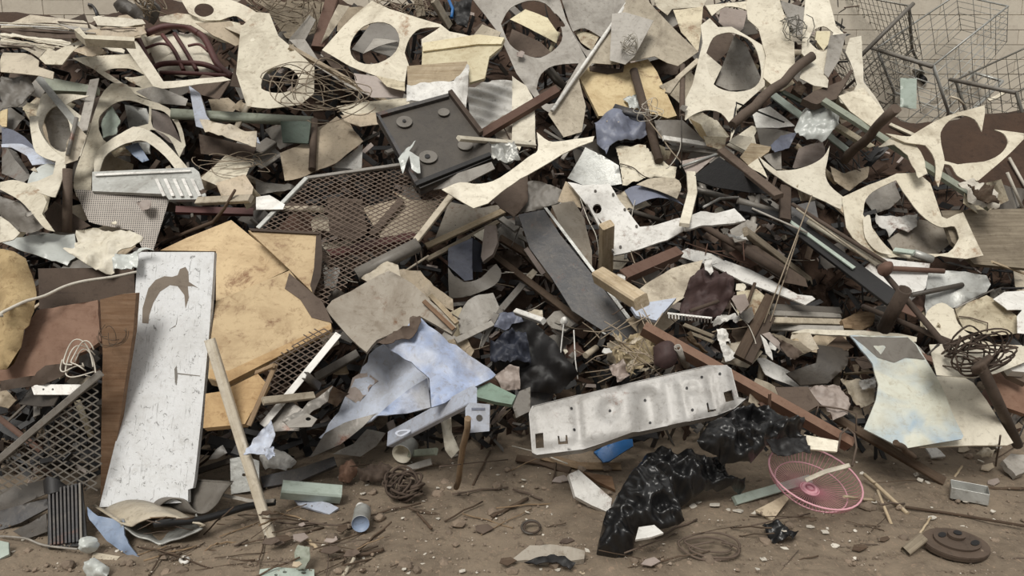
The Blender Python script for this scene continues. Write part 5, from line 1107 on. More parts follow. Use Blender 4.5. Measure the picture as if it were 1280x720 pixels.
# ---- left: boards
S('gap_shade_sheet', 'dark rust-brown sheet standing in for the shaded gap beneath the clear plastic', 'sheet metal', 'drust', 'B1', '170,560 600,555 612,740 420,720 180,745', n=(0, 25))  # dark sheet fills a gap; its colour stands for the shade
S('brown_plank', 'brown worn plank standing beside the white board', 'plank', 'plankb', 'C1', '450,88 545,65 612,60 600,230 560,480 525,720 500,900 452,1022 455,720 462,330', n=(0, None), th=.03)
tangle('dry_roots', 'thin dry root fibres on the brown plank', 'roots', 'woodd', 'C1', (520, 240), 65, 70, 9, .0015, 24, arc=2.4, pts=8, depth=.03)
S('white_board', 'tall white scratched board leaning on the heap', 'board', 'board', 'p', '172,315 268,315 266,350 262,410 252,520 243,600 241,610 235,612 235,628 124,634 150,530 167,400', n=(-2, None, 24), th=.025, parts=[
  ('glue_stain', 'gluestain', 'B1', '642,740 640,805 668,808 672,770 690,715 720,665 765,635 800,640 830,680 835,740 850,690 845,640 870,640 895,650 850,620 848,575 835,553 810,563 800,590 775,598 740,595 700,612 668,650', .002, .001),
  ('scratch', 'dgrey', 'C1', '785,400 795,385 800,430 795,475 788,460', .001, .0008), ('scratch', 'dgrey', 'C1', '800,418 900,430 900,434 800,424', .001, .0008), ('scratch', 'dgrey', 'C1', '800,160 790,210 765,220 795,200', .001, .0008)])
S('terra_sheet', 'terracotta rubber sheet with a torn lower edge', 'rubber', 'terra', 'C1', '165,135 300,110 440,90 450,240 452,272 400,310 340,332 330,372 200,382 150,432 40,452 0,455 -10,400 60,330', n=(-5, 40), th=.02, cr=.02)
S('foam_block', 'tan crumbling foam block at the far edge', 'foam block', 'foam', 'B1', '-20,480 60,480 120,520 142,585 168,690 160,760 110,880 30,1012 -20,1012', puff=.12, cr=.05, n=(10, 40), div=18)
S('clear_sheet', 'clear grey plastic sheet draped over the foam block', 'plastic', 'clear', 'B1', '15,450 130,402 240,400 335,402 345,485 295,535 230,522 110,482', cr=.02, bd=(.04, 90), n=(0, 50))
S('plastic_bag', 'white crumpled plastic bag lying under the perforated sheet', 'plastic bag', 'ivory', 'B1', '345,392 430,365 510,385 600,390 645,420 525,500 505,568 475,582 400,552 300,490', cr=.05, n=(0, 45), div=18)
S('sheet_offcut', 'grey plastic tail of the crumpled white bag', 'plastic', 'clear', 'B1', '505,568 525,502 640,472 695,480 622,492 612,552', cr=.03, n=(0, 40))
B('pipe', 'thin steel pipe above the upright brown pipe', 'pipe', 'steel', 'A1', '345,530 305,700', 18, 'tube')
B('pipe', 'upright brown pipe standing before the ivory plates', 'pipe', 'brown', 'B1', '304,112 302,398', 40, 'tube', hollow=.75)
S('sheet_offcut', 'ragged dark brown fringe under the terracotta sheet', 'rubber', 'drust', 'C1', '0,455 150,430 200,385 330,370 300,420 200,470 60,490 0,500', cr=.03, n=(0, 20))
B('branch', 'thin crooked branch at the top of the tan boards', 'branch', 'woodd', 'B1', '725,450 850,395 960,350 1010,290 1058,208', 20, 'tube', taper=.6)
S('tan_board', 'tan fibre board behind with a rusty dark edge', 'board', 'tan', 'p', '310,288 350,288 399,292 401,330 391,366 361,336', n=(6, 40), th=.03, parts=[('dark_edge', 'drust', 'B2', '272,405 292,402 300,500 292,600 258,680 245,640 262,560', .006, .006), ('dark_edge', 'drust', 'B2', '-30,385 285,402 285,412 -20,396', .012, .012)])
S('tan_board', 'broad tan fibre board leaning behind the white board', 'board', 'tan', 'p', '200,313 234,297 289,275 363,336 270,380 270,314', n=(-2, 38), th=.035)
S('tan_board', 'lower tan fibre board with frayed fibrous side', 'board', 'tand', 'p', '257,492 278,489 322,467 334,480 306,530 254,535', n=(4, 36), th=.05)
S('tan_case', 'thick tan case with rust blotches and rounded front edge', 'case', 'tan', 'p', '270,376 300,364 362,338 414,405 400,412 283,479 260,473 264,420', n=(6, 46), th=.06, parts=[('front_edge', 'tand', 'p', '414,405 414,412 284,479 262,473 262,462 286,464', .03, .004), ('rust_blotch', 'brown', 'C2', '150,-30 300,100 345,195 250,170 200,90 130,40', .003, .003)])
# second mesh panel and its bars
mesh_panel('mesh_panel', 'expanded metal mesh panel under the thick tan case', 'iron', 'p', '318,528 340,450 398,408 424,418 352,512', .042, [], n=(0, 38), strand=.005)
B('angle_iron', 'pale scratched angle bar leaning on the small mesh panel', 'bar', 'white', 'p', '423,417 328,532', 9, 'angle')
B('stick', 'thin wooden stick beside the frayed tan board', 'stick', 'wood', 'p', '345,455 311,532', 6, 'box')
B('slat', 'small wooden slat at the corner of the thick tan case', 'slat', 'wood', 'C2', '0,418 80,385', 20, 'box')
B('channel', 'dark channel piece near the pale scratched bar', 'bar', 'dark', 'C2', '230,430 290,480', 34, 'chan')
S('sheet_offcut', 'grey spear-shaped sheet by the small mesh panel', 'sheet metal', 'steel', 'C2', '120,640 220,560 345,475 320,540 240,610 150,660', n=(0, 45), cr=.02)
B('slat', 'beige slat lying behind the grey spear sheet', 'slat', 'bone', 'C2', '30,545 260,520', 36, 'box')
B('slat', 'dark narrow slat above the beige slat', 'slat', 'dgrey', 'C2', '270,440 460,330', 40, 'box')
S('bracket', 'grey bent bracket with a hole near the small mesh panel', 'bracket', 'grey', 'C2', '130,640 230,600 275,625 250,660 150,665', ['e 235,625,12,8'], n=(0, 48))
# dirty board + blue sheet
S('cloth', 'beige stiff cloth behind the grey dusty board', 'cloth', 'beige', 'B2', '600,480 640,560 740,570 800,640 885,700 890,750 780,700 660,640', n=(8, 36), cr=.02)
S('sheet_offcut', 'light bone sheet behind the dusty board top', 'sheet metal', 'bone', 'B2', '470,600 590,525 640,545 660,640 560,650', n=(-8, 40), cr=.015)
S('dusty_board', 'grey dusty fibre board sagging over the blue sheet', 'board', 'dusty', 'C2', '315,132 345,98 500,0 600,-40 700,10 760,70 900,205 880,240 740,162 690,200 620,232 545,272 500,330 430,270 330,155', n=(-3, 44), th=.02, cr=.025)
B('wood_strip', 'pale and orange wood strip on the dusty board edge', 'strip', 'woodp', 'C2', '785,70 905,195', 22, 'box')
B('wood_strip', 'orange wood strip under the pale strip', 'strip', 'plankb', 'C2', '755,95 890,222', 20, 'box')
S('blue_sheet', 'large pale blue bent metal sheet', 'sheet metal', 'blue', 'C2', '575,285 630,262 720,172 745,182 900,295 1080,425 1062,442 960,492 850,550 790,572 780,440 700,370', n=(6, 44), th=.008, cr=.03, crease=True)
S('blue_sheet', 'whitish folded flap of the pale blue sheet', 'sheet metal', 'pblue', 'C2', '505,332 575,283 700,370 772,432 790,572 700,600 550,612 480,650 330,720 290,715 350,620 410,530 450,450', n=(-22, 40), th=.008, cr=.035, crease=True, parts=[('bare_patch', 'mauve', 'C2', '412,530 440,445 480,402 535,440 500,510 460,560', .002, .003)])
S('blue_sheet', 'inner blue fold under the whitish flap', 'sheet metal', 'blue', 'C2', '545,610 600,560 700,482 770,440 785,572 680,600', n=(0, 28), th=.006)
S('sheet_offcut', 'grey underside flange reaching down to the ground', 'sheet metal', 'steel', 'C2', '290,720 310,690 400,640 540,600 480,660 380,740 240,800', n=(-10, 30))
S('torn_hole', 'dark torn edge piece where the dusty board meets the blue sheet', 'scrap', 'brown', 'C2', '540,270 620,235 690,200 690,160 740,165 745,190 700,255 640,262 590,285', n=(0, 44), cr=.03)
B('white_plank', 'pale blue aluminium plank with a pressed oval', 'plank', 'pblue', 'p', '488,549 592,494', 21, 'box', th=.03)
S('pressed_oval', 'pressed oval loop on the aluminium plank end', 'plank', 'pblue', 'C2', '~625,690 645,675 690,672 690,685 650,705', ['~637,690 650,682 678,680 678,684 650,697'], n=(0, 48), th=.003)
S('green_plank', 'green plastic plank end beneath the blue sheet', 'plank', 'green', 'C2', '960,502 1050,460 1170,520 1150,560 1080,548 1000,528', n=(0, 48), th=.025)
S('socket_box', 'blue-grey socket box with a round hole', 'box', 'pblue', 'C2', '942,575 960,552 1052,560 1050,680 942,690', n=(0, 20), th=.05, parts=[('socket_hole', 'dark', 'C2', 'e 1005,620,14,14', .004, .004), ('slot', 'slate', 'C2', '970,575 1030,575 1030,585 970,585', .004, .004)])
S('sheet_offcut', 'grey-green flat offcut beside the socket box', 'sheet metal', 'dgrey', 'C2', '1155,570 1185,500 1235,480 1235,590 1170,620', n=(0, 45))
S('sheet_offcut', 'grey flat triangle lying under the aluminium plank', 'sheet metal', 'grey', 'D2', '340,162 440,122 500,60 582,72 540,130 470,182', n=(0, 52))
GAP[:] = [.006, .02]
# ================================================================== LEFT FOREGROUND
B('white_hose', 'pale thin hose curving out from behind the white board', 'hose', 'wirew', 'C1', '15,160 100,102 200,72 290,30 380,5 500,-12 620,-30', 14, 'tube', smooth=1)
S('black_sheet', 'black curved sheet piece at the far edge on the ground', 'rubber', 'dark', 'D1', '-10,335 190,282 252,290 205,352 100,395 -10,440', n=(0, 45), bd=(.04, 90))
mesh_panel('mesh_panel', 'expanded metal mesh screen at the bottom behind the brown plank', 'dgrey', 'p', '-6,578 124,468 125,612 78,606 60,596 -6,622', .052, [('-6,579 127,466', 7, 'steel')], n=(0, None), strand=.006)
S('white_metal_strip', 'short white metal strip with two screw holes before the dark hollow', 'strip', 'white', 'C1', '138,474 152,516 330,516 380,484 360,470 200,470', ['e 195,492,5,5', 'e 237,492,5,5'], n=(0, 35), th=.008)
tangle('wire_loops', 'thin grey wire loops hanging beside the brown plank', 'wire', 'wirew', 'C1', (365, 390), 100, 75, 5, .003, 14, arc=4.2)
S('black_mat', 'black ribbed rubber mat standing at the foot of the heap', 'mat', 'plastic', 'D1', '215,338 368,300 392,560 372,584 215,594', n=(8, None), th=.012, parts=[('rubber_rib', 'dgrey' if i == 8 else 'char', 'D1', '%d,%d %d,%d %d,%d %d,%d' % (222+17*i, 340-4*i, 230+17*i, 338-4*i, 238+17*i, 585-2*i, 228+17*i, 587-2*i), .01, .012) for i in range(9)])
S('dark_sheet', 'dark grey pointed sheet lying before the black mat', 'sheet metal', 'char', 'D1', '-10,425 210,372 222,412 90,480 -10,515', n=(-5, 48), th=.01)
S('black_sheet', 'black curl of sheet touching the top of the black mat', 'rubber', 'black', 'D1', '180,288 215,270 252,280 302,322 218,352 188,345', n=(0, 40), bd=(.05, 20), th=.006)
S('dark_sheet', 'dark olive sheet lying flat beside the black mat', 'sheet metal', 'dark', 'D1', '60,520 210,440 215,520 120,555', n=(0, 55))
S('blue_tarp', 'blue plastic sheet edge under the wavy roofing', 'plastic', 'blueg', 'D1', '390,408 440,450 552,470 556,535 622,636 580,632 480,562 412,470', n=(-15, 40), cr=.015, th=.006)
ribbon('roof_sheet', 'lower layer of wavy roofing at the foot of the white board', 'roofing', 'galv', 'D1', '560,480 580,520 620,548 670,560 720,582 770,565 830,548 905,496', (-10, -60, .16), .01)
ribbon('roof_sheet', 'upper beige layer of wavy roofing at the foot of the white board', 'roofing', 'bone', 'D1', '548,472 590,500 630,480 700,458 780,460 850,480 905,494', (-130, -75, .20), .015)
ribbon('roof_curl', 'brown-grey roofing curled into a roll on the wavy roofing', 'roofing', 'dgrey', 'D1', '720,428 735,395 780,374 835,384 868,424 920,441 975,402 1010,345 1034,292', (-150, -12, .10), .02)
S('metal_bracket', 'small grey galvanised plate with a hole behind the white stick', 'bracket', 'galv', 'D1', '1035,192 1100,180 1166,202 1166,332 1040,352', ['e 1098,265,9,7'], n=(0, None), th=.006)
S('white_lump', 'white plastic lump near the galvanised plate', 'plastic', 'white', 'D1', '940,195 975,150 1002,130 1022,165 975,192', puff=.03, n=(0, 40), div=10)
B('strap', 'dark strap behind the galvanised plate', 'strap', 'dark', 'D1', '890,250 1040,200', 26, 'box')
B('black_hose', 'black thick hose behind the white stick on the ground', 'hose', 'plastic', 'D1', '700,480 880,470 1000,440 1100,410 1224,390', 34, 'tube', smooth=1)
B('curved_rail', 'grey curved thin rail touching the white stick', 'bar', 'grey', 'D1', '1010,355 1080,372 1150,385 1230,378', 16, 'box', smooth=1)
S('brown_slat', 'flat beige slat lying by the foil ball', 'slat', 'bone', 'D1', '420,612 540,632 520,652 412,640', n=(0, 70), th=.01)
S('mint_scrap', 'mint scrap corner at the far edge on the ground', 'scrap', 'mint', 'D1', '-5,560 38,568 40,622 -5,642', n=(0, 60), th=.01)
B('grey_cable', 'grey thin cable lying across the black mat foot', 'cable', 'grey', 'D1', '-5,545 110,550 200,582 350,598', 10, 'rod', smooth=1)
B('white_stick', 'long white painted stick leaning into the ground', 'stick', 'woodw', 'p', '262,424 340,676', 12, 'box', th=.03, maxd=1.6)
S('film_wrap', 'grey-blue plastic film wrapped across the white stick', 'plastic', 'pblue', 'D1', '1095,175 1170,70 1224,20 1240,90 1190,170 1130,180', cr=.03, n=(0, 45))
S('foil_ball', 'crumpled clear ball of wrap by the black mat', 'ball', 'clear', 'D1', 'e 400,580,42,40', puff=.05, cr=.02, n=(0, 35), div=12)
S('clear_cup', 'clear crushed plastic cup at the bottom edge', 'cup', 'clear', 'D1', '385,660 430,640 490,680 485,730 390,730 375,690', puff=.04, cr=.02, n=(0, 45), div=12)
def ring(name, label, reg, c, rpx, m, wr, n=(0, 70)):
    P = parse(reg, 'e %f,%f,%f,%f' % (c[0], c[1], rpx, rpx*.7)); nv, K = rest_plane(P, [], n, wr, 10); P3 = on_plane(P, nv, K)
    pr = [(wr*math.cos(i/6*6.283), wr*math.sin(i/6*6.283)) for i in range(6)]
    ce = P3.mean(0); V, F, sm = sweep([Vector(p-ce) for p in list(P3)+[P3[0], P3[1]]], pr, Vector(nv)); o = link(name, meshd(V, F, True), m); o.location = ce; tag(o, label, 'ring'); return o
ring('plastic_ring', 'small white ring among twigs', 'D1', (830, 648), 17, 'white', .007)
ring('rubber_ring', 'dark thin rubber ring on bare dirt', 'D3', (85, 500), 42, 'dark', .005)
ring('rubber_ring', 'small dark ring beside a stick on bare dirt', 'p', (665, 659), 10, 'drust', .004)
# ================================================================== CENTRE FOREGROUND
S('dark_plank', 'dark flat plank under the grey flange', 'plank', 'char', 'D2', '20,272 200,232 350,182 362,220 200,292 30,322', n=(0, 50), th=.02)
S('plastic_bits', 'white and grey crumpled plastic bits under the spear sheet', 'plastic', 'white', 'D2', '20,200 60,140 130,160 180,200 130,240 40,240', cr=.05, puff=.03, n=(0, 45), div=14)
S('plastic_bits', 'pale blue torn plastic bit by the white stick', 'plastic', 'pblue', 'D2', '35,150 75,130 85,180 50,195', cr=.03, n=(0, 45))
S('rusty_lump', 'rusty terracotta lump of pipe fitting', 'pipe fitting', 'terra', 'D2', '375,225 430,190 465,240 420,300 372,292', puff=.05, cr=.03, n=(0, 45), div=12)
S('rusty_lump', 'brown rusty engine-like lump by the tin can', 'scrap', 'drust', 'D2', '455,240 560,200 620,240 560,300 470,290', puff=.05, cr=.05, n=(0, 45), div=14)
B('slat', 'grey-green flat slat beside the tin can', 'slat', 'sage', 'D2', '690,170 812,160', 32, 'box')
B('slat', 'broken grey slat lower beside the tin can', 'slat', 'grey', 'D2', '680,240 790,205', 32, 'box')
def can(name, label, reg, c, rpx, ax, L, m, em, open_=True, squash=1):
    ox, oy, k = REG[reg]; u, v = ox+c[0]/k, oy+c[1]/k; p, z = at(u, v+rpx/k*.9); r = rpx/k*z/FPX; a = Vector(ax).normalized()
    ctr = Vector(world(u, v, np.array(z-r)))
    root = empty(name, ctr-a*L); tag(root, label, 'can')
    pr = [(r, 0), (r*1.03, .004), (r, .01), (r, L-.008), (r*1.04, L-.004), (r, L)]
    V = []; F = []; n = 20; b = a.orthogonal().normalized(); d = a.cross(b)
    inner = [(r*.95, L), (r*.95, L*.25 if open_ else L-.006), (0.001, L*.25 if open_ else L-.006)]
    def lathe(nm, prof, mm):
        V = []; F = []
        for (rr, hh) in prof:
            for i in range(n): t = i/n*6.2832; V.append(a*(hh-0)+(b*math.cos(t)+d*math.sin(t)*squash)*rr)
        for j in range(len(prof)-1):
            for i in range(n): F.append((j*n+i, j*n+(i+1) % n, (j+1)*n+(i+1) % n, (j+1)*n+i))
        return link(nm, meshd(V, F, True), mm, root)
    lathe('can_body', [(.001, 0)]+pr, m); lathe('can_end', [(r, L), (r*.95, L)]+inner[1:], em)
    return root
can('tin_can', 'open white tin can lying beside the grey-green slat', 'D2', (655, 172), 45, (-.25, -.95, -.12), .09, 'galv', 'ivory', True)
can('drink_can', 'blue-ended drink can lying on the dirt', 'D2', (470, 486), 39, (.12, -.97, .05), .11, 'galv', 'blueg', False)
can('tin_can', 'crushed grey tin can before the ivory slab', 'D4', (1118, 108), 45, (.5, -.8, .15), .09, 'galv', 'grey', True, .8)
S('bottle_cap', 'white plastic cap on top of the blue-ended can', 'cap', 'white', 'D2', 'e 470,412,22,24', puff=.02, n=(0, 30), th=.012, div=9)
def square_tube(name, label, reg, pts, w, th, m):
    P = parse(reg, pts); k = REG[reg][2]; z0, z1 = line_rest(P[0], P[1], w/k, th*.6, .5); p3 = [world(P[0, 0], P[0, 1], np.array(z0)), world(P[1, 0], P[1, 1], np.array(z1))]
    stamp_line(P[0], P[1], w/k, z0, z1, th*.5)
    o = swept_obj(name, p3, profile('box', w/k*(z0+z1)/2/FPX, th), Vector(nvec((10, 60))), m, None, .88); tag(o, label, 'tube'); return o
S('blue_scrap', 'flat pale blue plate under the open square tube', 'sheet metal', 'pblue', 'D2', '150,350 330,392 372,412 330,442 190,400', n=(0, 65), th=.01)
square_tube('square_tube', 'open mint grey square tube end lying on blue plate', 'D2', '115,330 382,352', 66, .06, 'mint')
S('perforated_strip', 'mint grey plate with holes at the bottom edge', 'plate', 'mint', 'D2', '18,690 90,680 262,690 262,730 10,730', ['e 60,690,7,4', 'e 130,702,10,5', 'e 215,705,12,6', 'e 90,715,8,5'], n=(0, 72), th=.008)
S('grey_scrap', 'grey-green torn card standing by the holed plate', 'card', 'sage', 'D2', '170,612 190,580 242,592 242,642 218,690 182,690', n=(0, 55), cr=.01, th=.006)
B('stick', 'upright brown stick stuck in the dirt before the socket box', 'stick', 'wood', 'D2', '955,10 903,322', 28, 'tube', maxd=1.5)
S('bone_scrap', 'ivory twisted bone-like scrap near the upright stick', 'scrap', 'ivory', 'D2', '832,30 880,0 880,70 915,150 880,190 850,150', n=(0, 40), cr=.03, puff=.02, div=14)
tangle('rusty_coil', 'dark rusty coil of wire and sticks on the dirt', 'wire', 'drust', 'D2', (665, 335), 95, 62, 12, .006, 41, depth=.05, n=(0, 70))
for i, (pp, w, m, lb) in enumerate((('690,415 840,452', 16, 'woodd', 'dark short stick pointing from the rusty coil'), ('725,435 790,508', 12, 'woodd', 'thin stick below the rusty coil'), ('285,605 440,615 580,510', 13, 'woodd', 'long forked twig before the blue-ended can'), ('442,640 390,722', 17, 'woodw', 'white peeled stick at the bottom edge'), ('450,632 575,600', 18, 'woodd', 'brown stick at the end of the forked twig'), ('215,540 280,600', 18, 'woodp', 'pale short stick by the torn card'), ('1060,455 1224,370', 16, 'woodd', 'crooked thin stick alone on bare dirt'))):
    B('stick', lb, 'stick', m, 'D2', pp, w, 'rod')
B('plank', 'brown curved plank left of the blue plastic', 'plank', 'woodd', 'D3', '20,190 130,205 260,250', 34, 'box')
B('plank', 'brown split plank under the stamped grey plate', 'plank', 'wood', 'D3', '130,180 300,225 490,228', 34, 'box')
S('plank', 'rust brown plank offcut before the black bag', 'plank', 'plankb', 'D3', '320,250 450,272 465,332 380,292', n=(0, 60), th=.02)
B('thin_wire', 'thin white string drawn over the brown curved plank', 'string', 'wirew', 'D3', '0,135 120,165 250,215', 6, 'rod')
S('blue_tub', 'bright blue plastic tub under the stamped grey plate', 'tub', 'bluep', 'D3', '370,155 470,110 545,98 548,130 440,202 412,206', n=(0, 40), th=.02, bd=(.02, 0))
tubs = None
S('stamped_plate', 'long grey stamped metal plate with dimples and slots', 'metal plate', 'stamp', 'p', '661,517 665,508 722,494 729,493 795,477 885,457 908,457 914,461 923,497 932,499 918,511 895,520 857,528 790,542 729,562 671,569 665,566',
  ['669,543 679,542 680,560 670,561', '903,493 914,489 917,502 906,505', '882,506 884,505 886,514 894,512 895,514 884,517', '697,546 699,546 700,553 707,552 707,545 709,545 710,555 698,556'], n=(-4, 40), th=.012, rim=.05, rimm='stamp', div=64, emb=[
  ('C3', '300,530 330,522 540,472 560,700 420,720 320,735', 0.022, .02), ('C3', 'e 440,588,40,45', -0.019, .02), ('C3', '~572,520 600,492 640,500 655,560 660,635 620,660 588,645 578,570', -0.032, .022), ('C3', '675,462 735,446 785,645 705,660', 0.016, .012), ('C3', '765,452 875,425 905,600 800,628', 0.019, .016), ('C3', 'e 803,490,28,28', -0.013, .014), ('C3', '880,402 965,388 1005,560 925,600', 0.022, .016), ('C3', '95,590 280,545 295,720 110,760', 0.013, .02)],
  parts=[('bolt_hole', 'black', 'C3', 'e %d,%d,6,6' % q, .002, .004) for q in ((267, 583), (280, 678), (440, 590), (602, 530), (625, 632), (785, 490), (808, 592), (850, 445), (930, 432))])
S('white_wedge', 'white enamel wedge standing before the brown planks', 'block', 'white', 'D3', '255,262 300,242 450,372 440,436 360,402 285,362', n=(12, 42), th=.03)
# ================================================================== BLACK BAGS
S('black_bag', 'black bin bag crumpled behind, under the stamped grey plate end', 'bin bag', 'plastic', 'p', '868,556 885,530 905,518 932,506 962,503 985,520 1012,520 1008,545 962,552 938,580 905,580 880,566', puff=.10, cr=.09, n=(0, 42), div=56, fr=3.6, crease=True, th=.003)
S('black_bag', 'black bin bag bulging in the middle of the three', 'bin bag', 'plastic', 'D3', '~555,235! 600,170 680,138 735,150 830,168 930,200 965,290 1042,290! 1040,332 880,345 770,395 700,400 600,300', puff=.13, cr=.09, n=(0, 50), div=60, fr=3.4, crease=True, th=.003)
S('black_bag', 'black bin bag draped lowest onto the dirt', 'bin bag', 'plastic', 'D3', '~380,618! 392,555 422,440 490,330 550,240 640,238 700,290 750,420 775,475! 700,512 600,505 556,530 545,608! 470,632', puff=.085, cr=.07, n=(-5, 48), div=60, fr=3.2, crease=True, th=.003)
S('white_flake', 'white enamel flake under the lowest black bag', 'flake', 'white', 'D3', '570,500 640,490 682,526 620,546 555,556', n=(0, 66), th=.01)
# ================================================================== RIGHT FOREGROUND
S('ivory_scrap', 'ivory sheet scrap under the pink fan guard', 'sheet metal', 'ivory', 'D4', '235,85 390,112 382,162 260,150', n=(0, 52), th=.01)
S('dark_cloth', 'black flat cloth behind the fan guard', 'cloth', 'black', 'D4', '60,110 250,80 260,170 100,180', cr=.04, n=(0, 45))
B('white_slat', 'white-green slat running under the fan guard', 'slat', 'mint', 'p', '918,626 1012,599', 11, 'box')
S('card_piece', 'beige cardboard wedge under the white-green slat', 'cardboard', 'beige', 'D4', '15,425 150,352 182,350 92,470 60,450', n=(0, 68), th=.008)
S('card_piece', 'black crumpled bag scrap at the beige cardboard', 'scrap', 'plastic', 'D3', '1130,480 1200,470 1290,520 1260,560 1180,560', cr=.05, n=(0, 60))
def fan_guard():
    u, v = 1019, 595; p, z = at(u, v+30); z -= .10
    vd = Vector(rayarr(u, v)).normalized(); r_ = Vector((1, 0, 0)); up = r_.cross(vd).normalized(); ma = (r_*math.cos(R(20))-up*math.sin(R(20))); mi = (r_*math.sin(R(20))+up*math.cos(R(20)))
    n = (-vd*math.cos(R(48))+mi*math.sin(R(48))).normalized(); b = n.cross(ma).normalized()
    c = Vector(world(u, v, np.array(z))); rad = 57*z/FPX
    root = empty('fan_guard', c, Matrix((ma, b, n)).transposed()); tag(root, 'pink wire fan guard lying tilted on the dirt', 'fan guard')
    def P(r, t, d): return Vector((r*math.cos(t), r*math.sin(t), d))
    def rg(nm, r, d, wr, m): return tubes(nm, [[P(r, i/36*6.2832, d) for i in range(38)]], wr, m, root, 6)
    rg('outer_ring', rad, 0, .0042, 'pink'); rg('middle_ring', rad*.78, -.055, .0028, 'pink'); rg('inner_ring', rad*.2, -.07, .003, 'pink')
    N_ = 64
    tubes('spokes', [[P(rad, t, 0), P(rad*.95, t+.01, -.03), P(rad*.78, t+.02, -.055), P(rad*.5, t+.06, -.065), P(rad*.16, t+.14, -.07)] for t in [i/N_*6.2832 for i in range(N_)]], .001, 'pinkd', root, 4)
    bm = bmesh.new(); bmesh.ops.create_cone(bm, cap_ends=True, segments=20, radius1=rad*.2, radius2=rad*.16, depth=.012); bmesh.ops.translate(bm, verts=bm.verts, vec=(0, 0, -.07))
    me = bpy.data.meshes.new('m'); bm.to_mesh(me); bm.free(); link('hub_disc', me, 'pink', root)
    rg('hub_ring', rad*.09, -.062, .004, 'pinkd')
    sl, m = mask_of(parse('p', 'e 1019,595,57,37,20')); Z[sl] = np.where(m, np.minimum(Z[sl], z-.02), Z[sl])
fan_guard()
B('white_slat', 'white curved slat lying across the fan guard', 'slat', 'woodw', 'D4', '240,290 330,250 440,222', 20, 'box')
for pp, w, m, lb in (('505,262 560,310 700,440', 18, 'woodp', 'pale split stick right of the fan guard'), ('565,335 595,410 628,490', 14, 'woodp', 'thin pale stick forking off the split stick'), ('415,362 550,380', 13, 'woodp', 'short pale stick poking out of the fan guard'), ('690,410 900,440 1224,495', 13, 'woodd', 'long thin brown rod along the dirt near the iron wheel'), ('1020,325 1235,326', 14, 'woodd', 'brown rod behind the open metal box'), ('650,120 730,185', 28, 'woodd', 'short brown stick under the tinted sheet'), ('905,285 945,225', 10, 'woodp', 'small upright twig near the rubble')):
    B('stick', lb, 'stick', m, 'D4', pp, w, 'rod')
def open_box():
    u0, v0 = 940+975/3.6, 520+385/3.6; p, z = at(u0, v0); root = empty('switch_box', p, Matrix.Rotation(R(-28), 3, 'Z')); tag(root, 'small open galvanised metal box on the dirt', 'box')
    w, d, h, t = .135, .085, .05, .003
    def bx(nm, x, y, zz, a, b, c): o = link(nm, boxmesh(a, b, c, .001), 'galv', root); o.location = (x, y, zz)
    bx('box_bottom', 0, .03, t/2+.004, w, d, t); bx('box_wall', -w/2, .03, h/2+.004, t, d, h); bx('box_wall', w/2, .03, h/2+.004, t, d, h); bx('box_wall', 0, .03-d/2, h/2+.004, w, t, h); bx('box_wall', 0, .03+d/2, h/2+.004, w, t, h)
    o = link('knockout', boxmesh(.03, .03, .02, .003), 'drust', root); o.location = (.02, .03, .018)
open_box()
S('iron_wheel', 'round cast iron wheel with holes lying on the dirt', 'wheel', 'iron', 'D4', 'e 920,575,160,62,14', ['e 850,542,22,13', 'e 1000,580,24,15', 'e 890,600,20,9', 'e 945,540,16,8'], n=(8, 74), th=.016, gap=.012, parts=[
  ('outer_rim', 'iron', 'D4', 'e 920,575,158,60,14', .006, .004), ('raised_ring', 'iron', 'D4', 'e 920,568,112,42,14', .012, .014), ('hub', 'iron', 'D4', 'e 912,556,42,18,14', .012, .028), ('hub_bore', 'black', 'D4', 'e 914,552,20,9,14', .004, .032),
  ('wheel_opening', 'black', 'D4', 'e 850,548,18,11', .004, .017), ('wheel_opening', 'black', 'D4', 'e 998,585,20,12', .004, .017)])
square_tube('square_tube', 'rusty square tube end under the iron wheel', 'D4', '770,548 690,612', 44, .035, 'woodg')
B('stick', 'pale splinter on the rusty square tube', 'stick', 'woodp', 'D4', '755,530 805,455', 10, 'rod')
S('concrete_chunk', 'grey broken concrete plate at the edge on the dirt', 'rubble', 'grey', 'j', '370,562 410,530 468,536 475,612 430,632 400,600', n=(0, 60), th=.03, cr=.01)
S('concrete_chunk', 'pale rubble chunk beside the crushed grey can', 'rubble', 'bone', 'j', '255,530 285,500 330,520 330,540 280,545', puff=.03, cr=.02, n=(0, 50), div=10)
S('ivory_scrap', 'white enamel offcut under the tinted sheet', 'scrap', 'white', 'D4', '780,142 830,138 872,180 810,184', n=(0, 60), th=.01)
S('stone_slab', 'flat beige stone slab with a dark rag at the bottom edge', 'stone', 'dusty', 'D3', '-10,650 80,582 200,580 330,602 325,642 200,655 60,645', n=(0, 72), th=.025, cr=.01)
S('dark_rag', 'dark wet rag beside the flat stone slab', 'rag', 'black', 'D3', '55,655 190,612 285,662 262,690 200,652 110,668', n=(0, 65), cr=.02)
tangle('depression_hoop', 'brown hoop of wire standing in for round dark depressions behind loose white chips', 'wire', 'brown', 'D3', (880, 590), 150, 70, 3, .005, 51, depth=.008, n=(0, 78))  # wire hoop added in place of dark hollows in the dirt
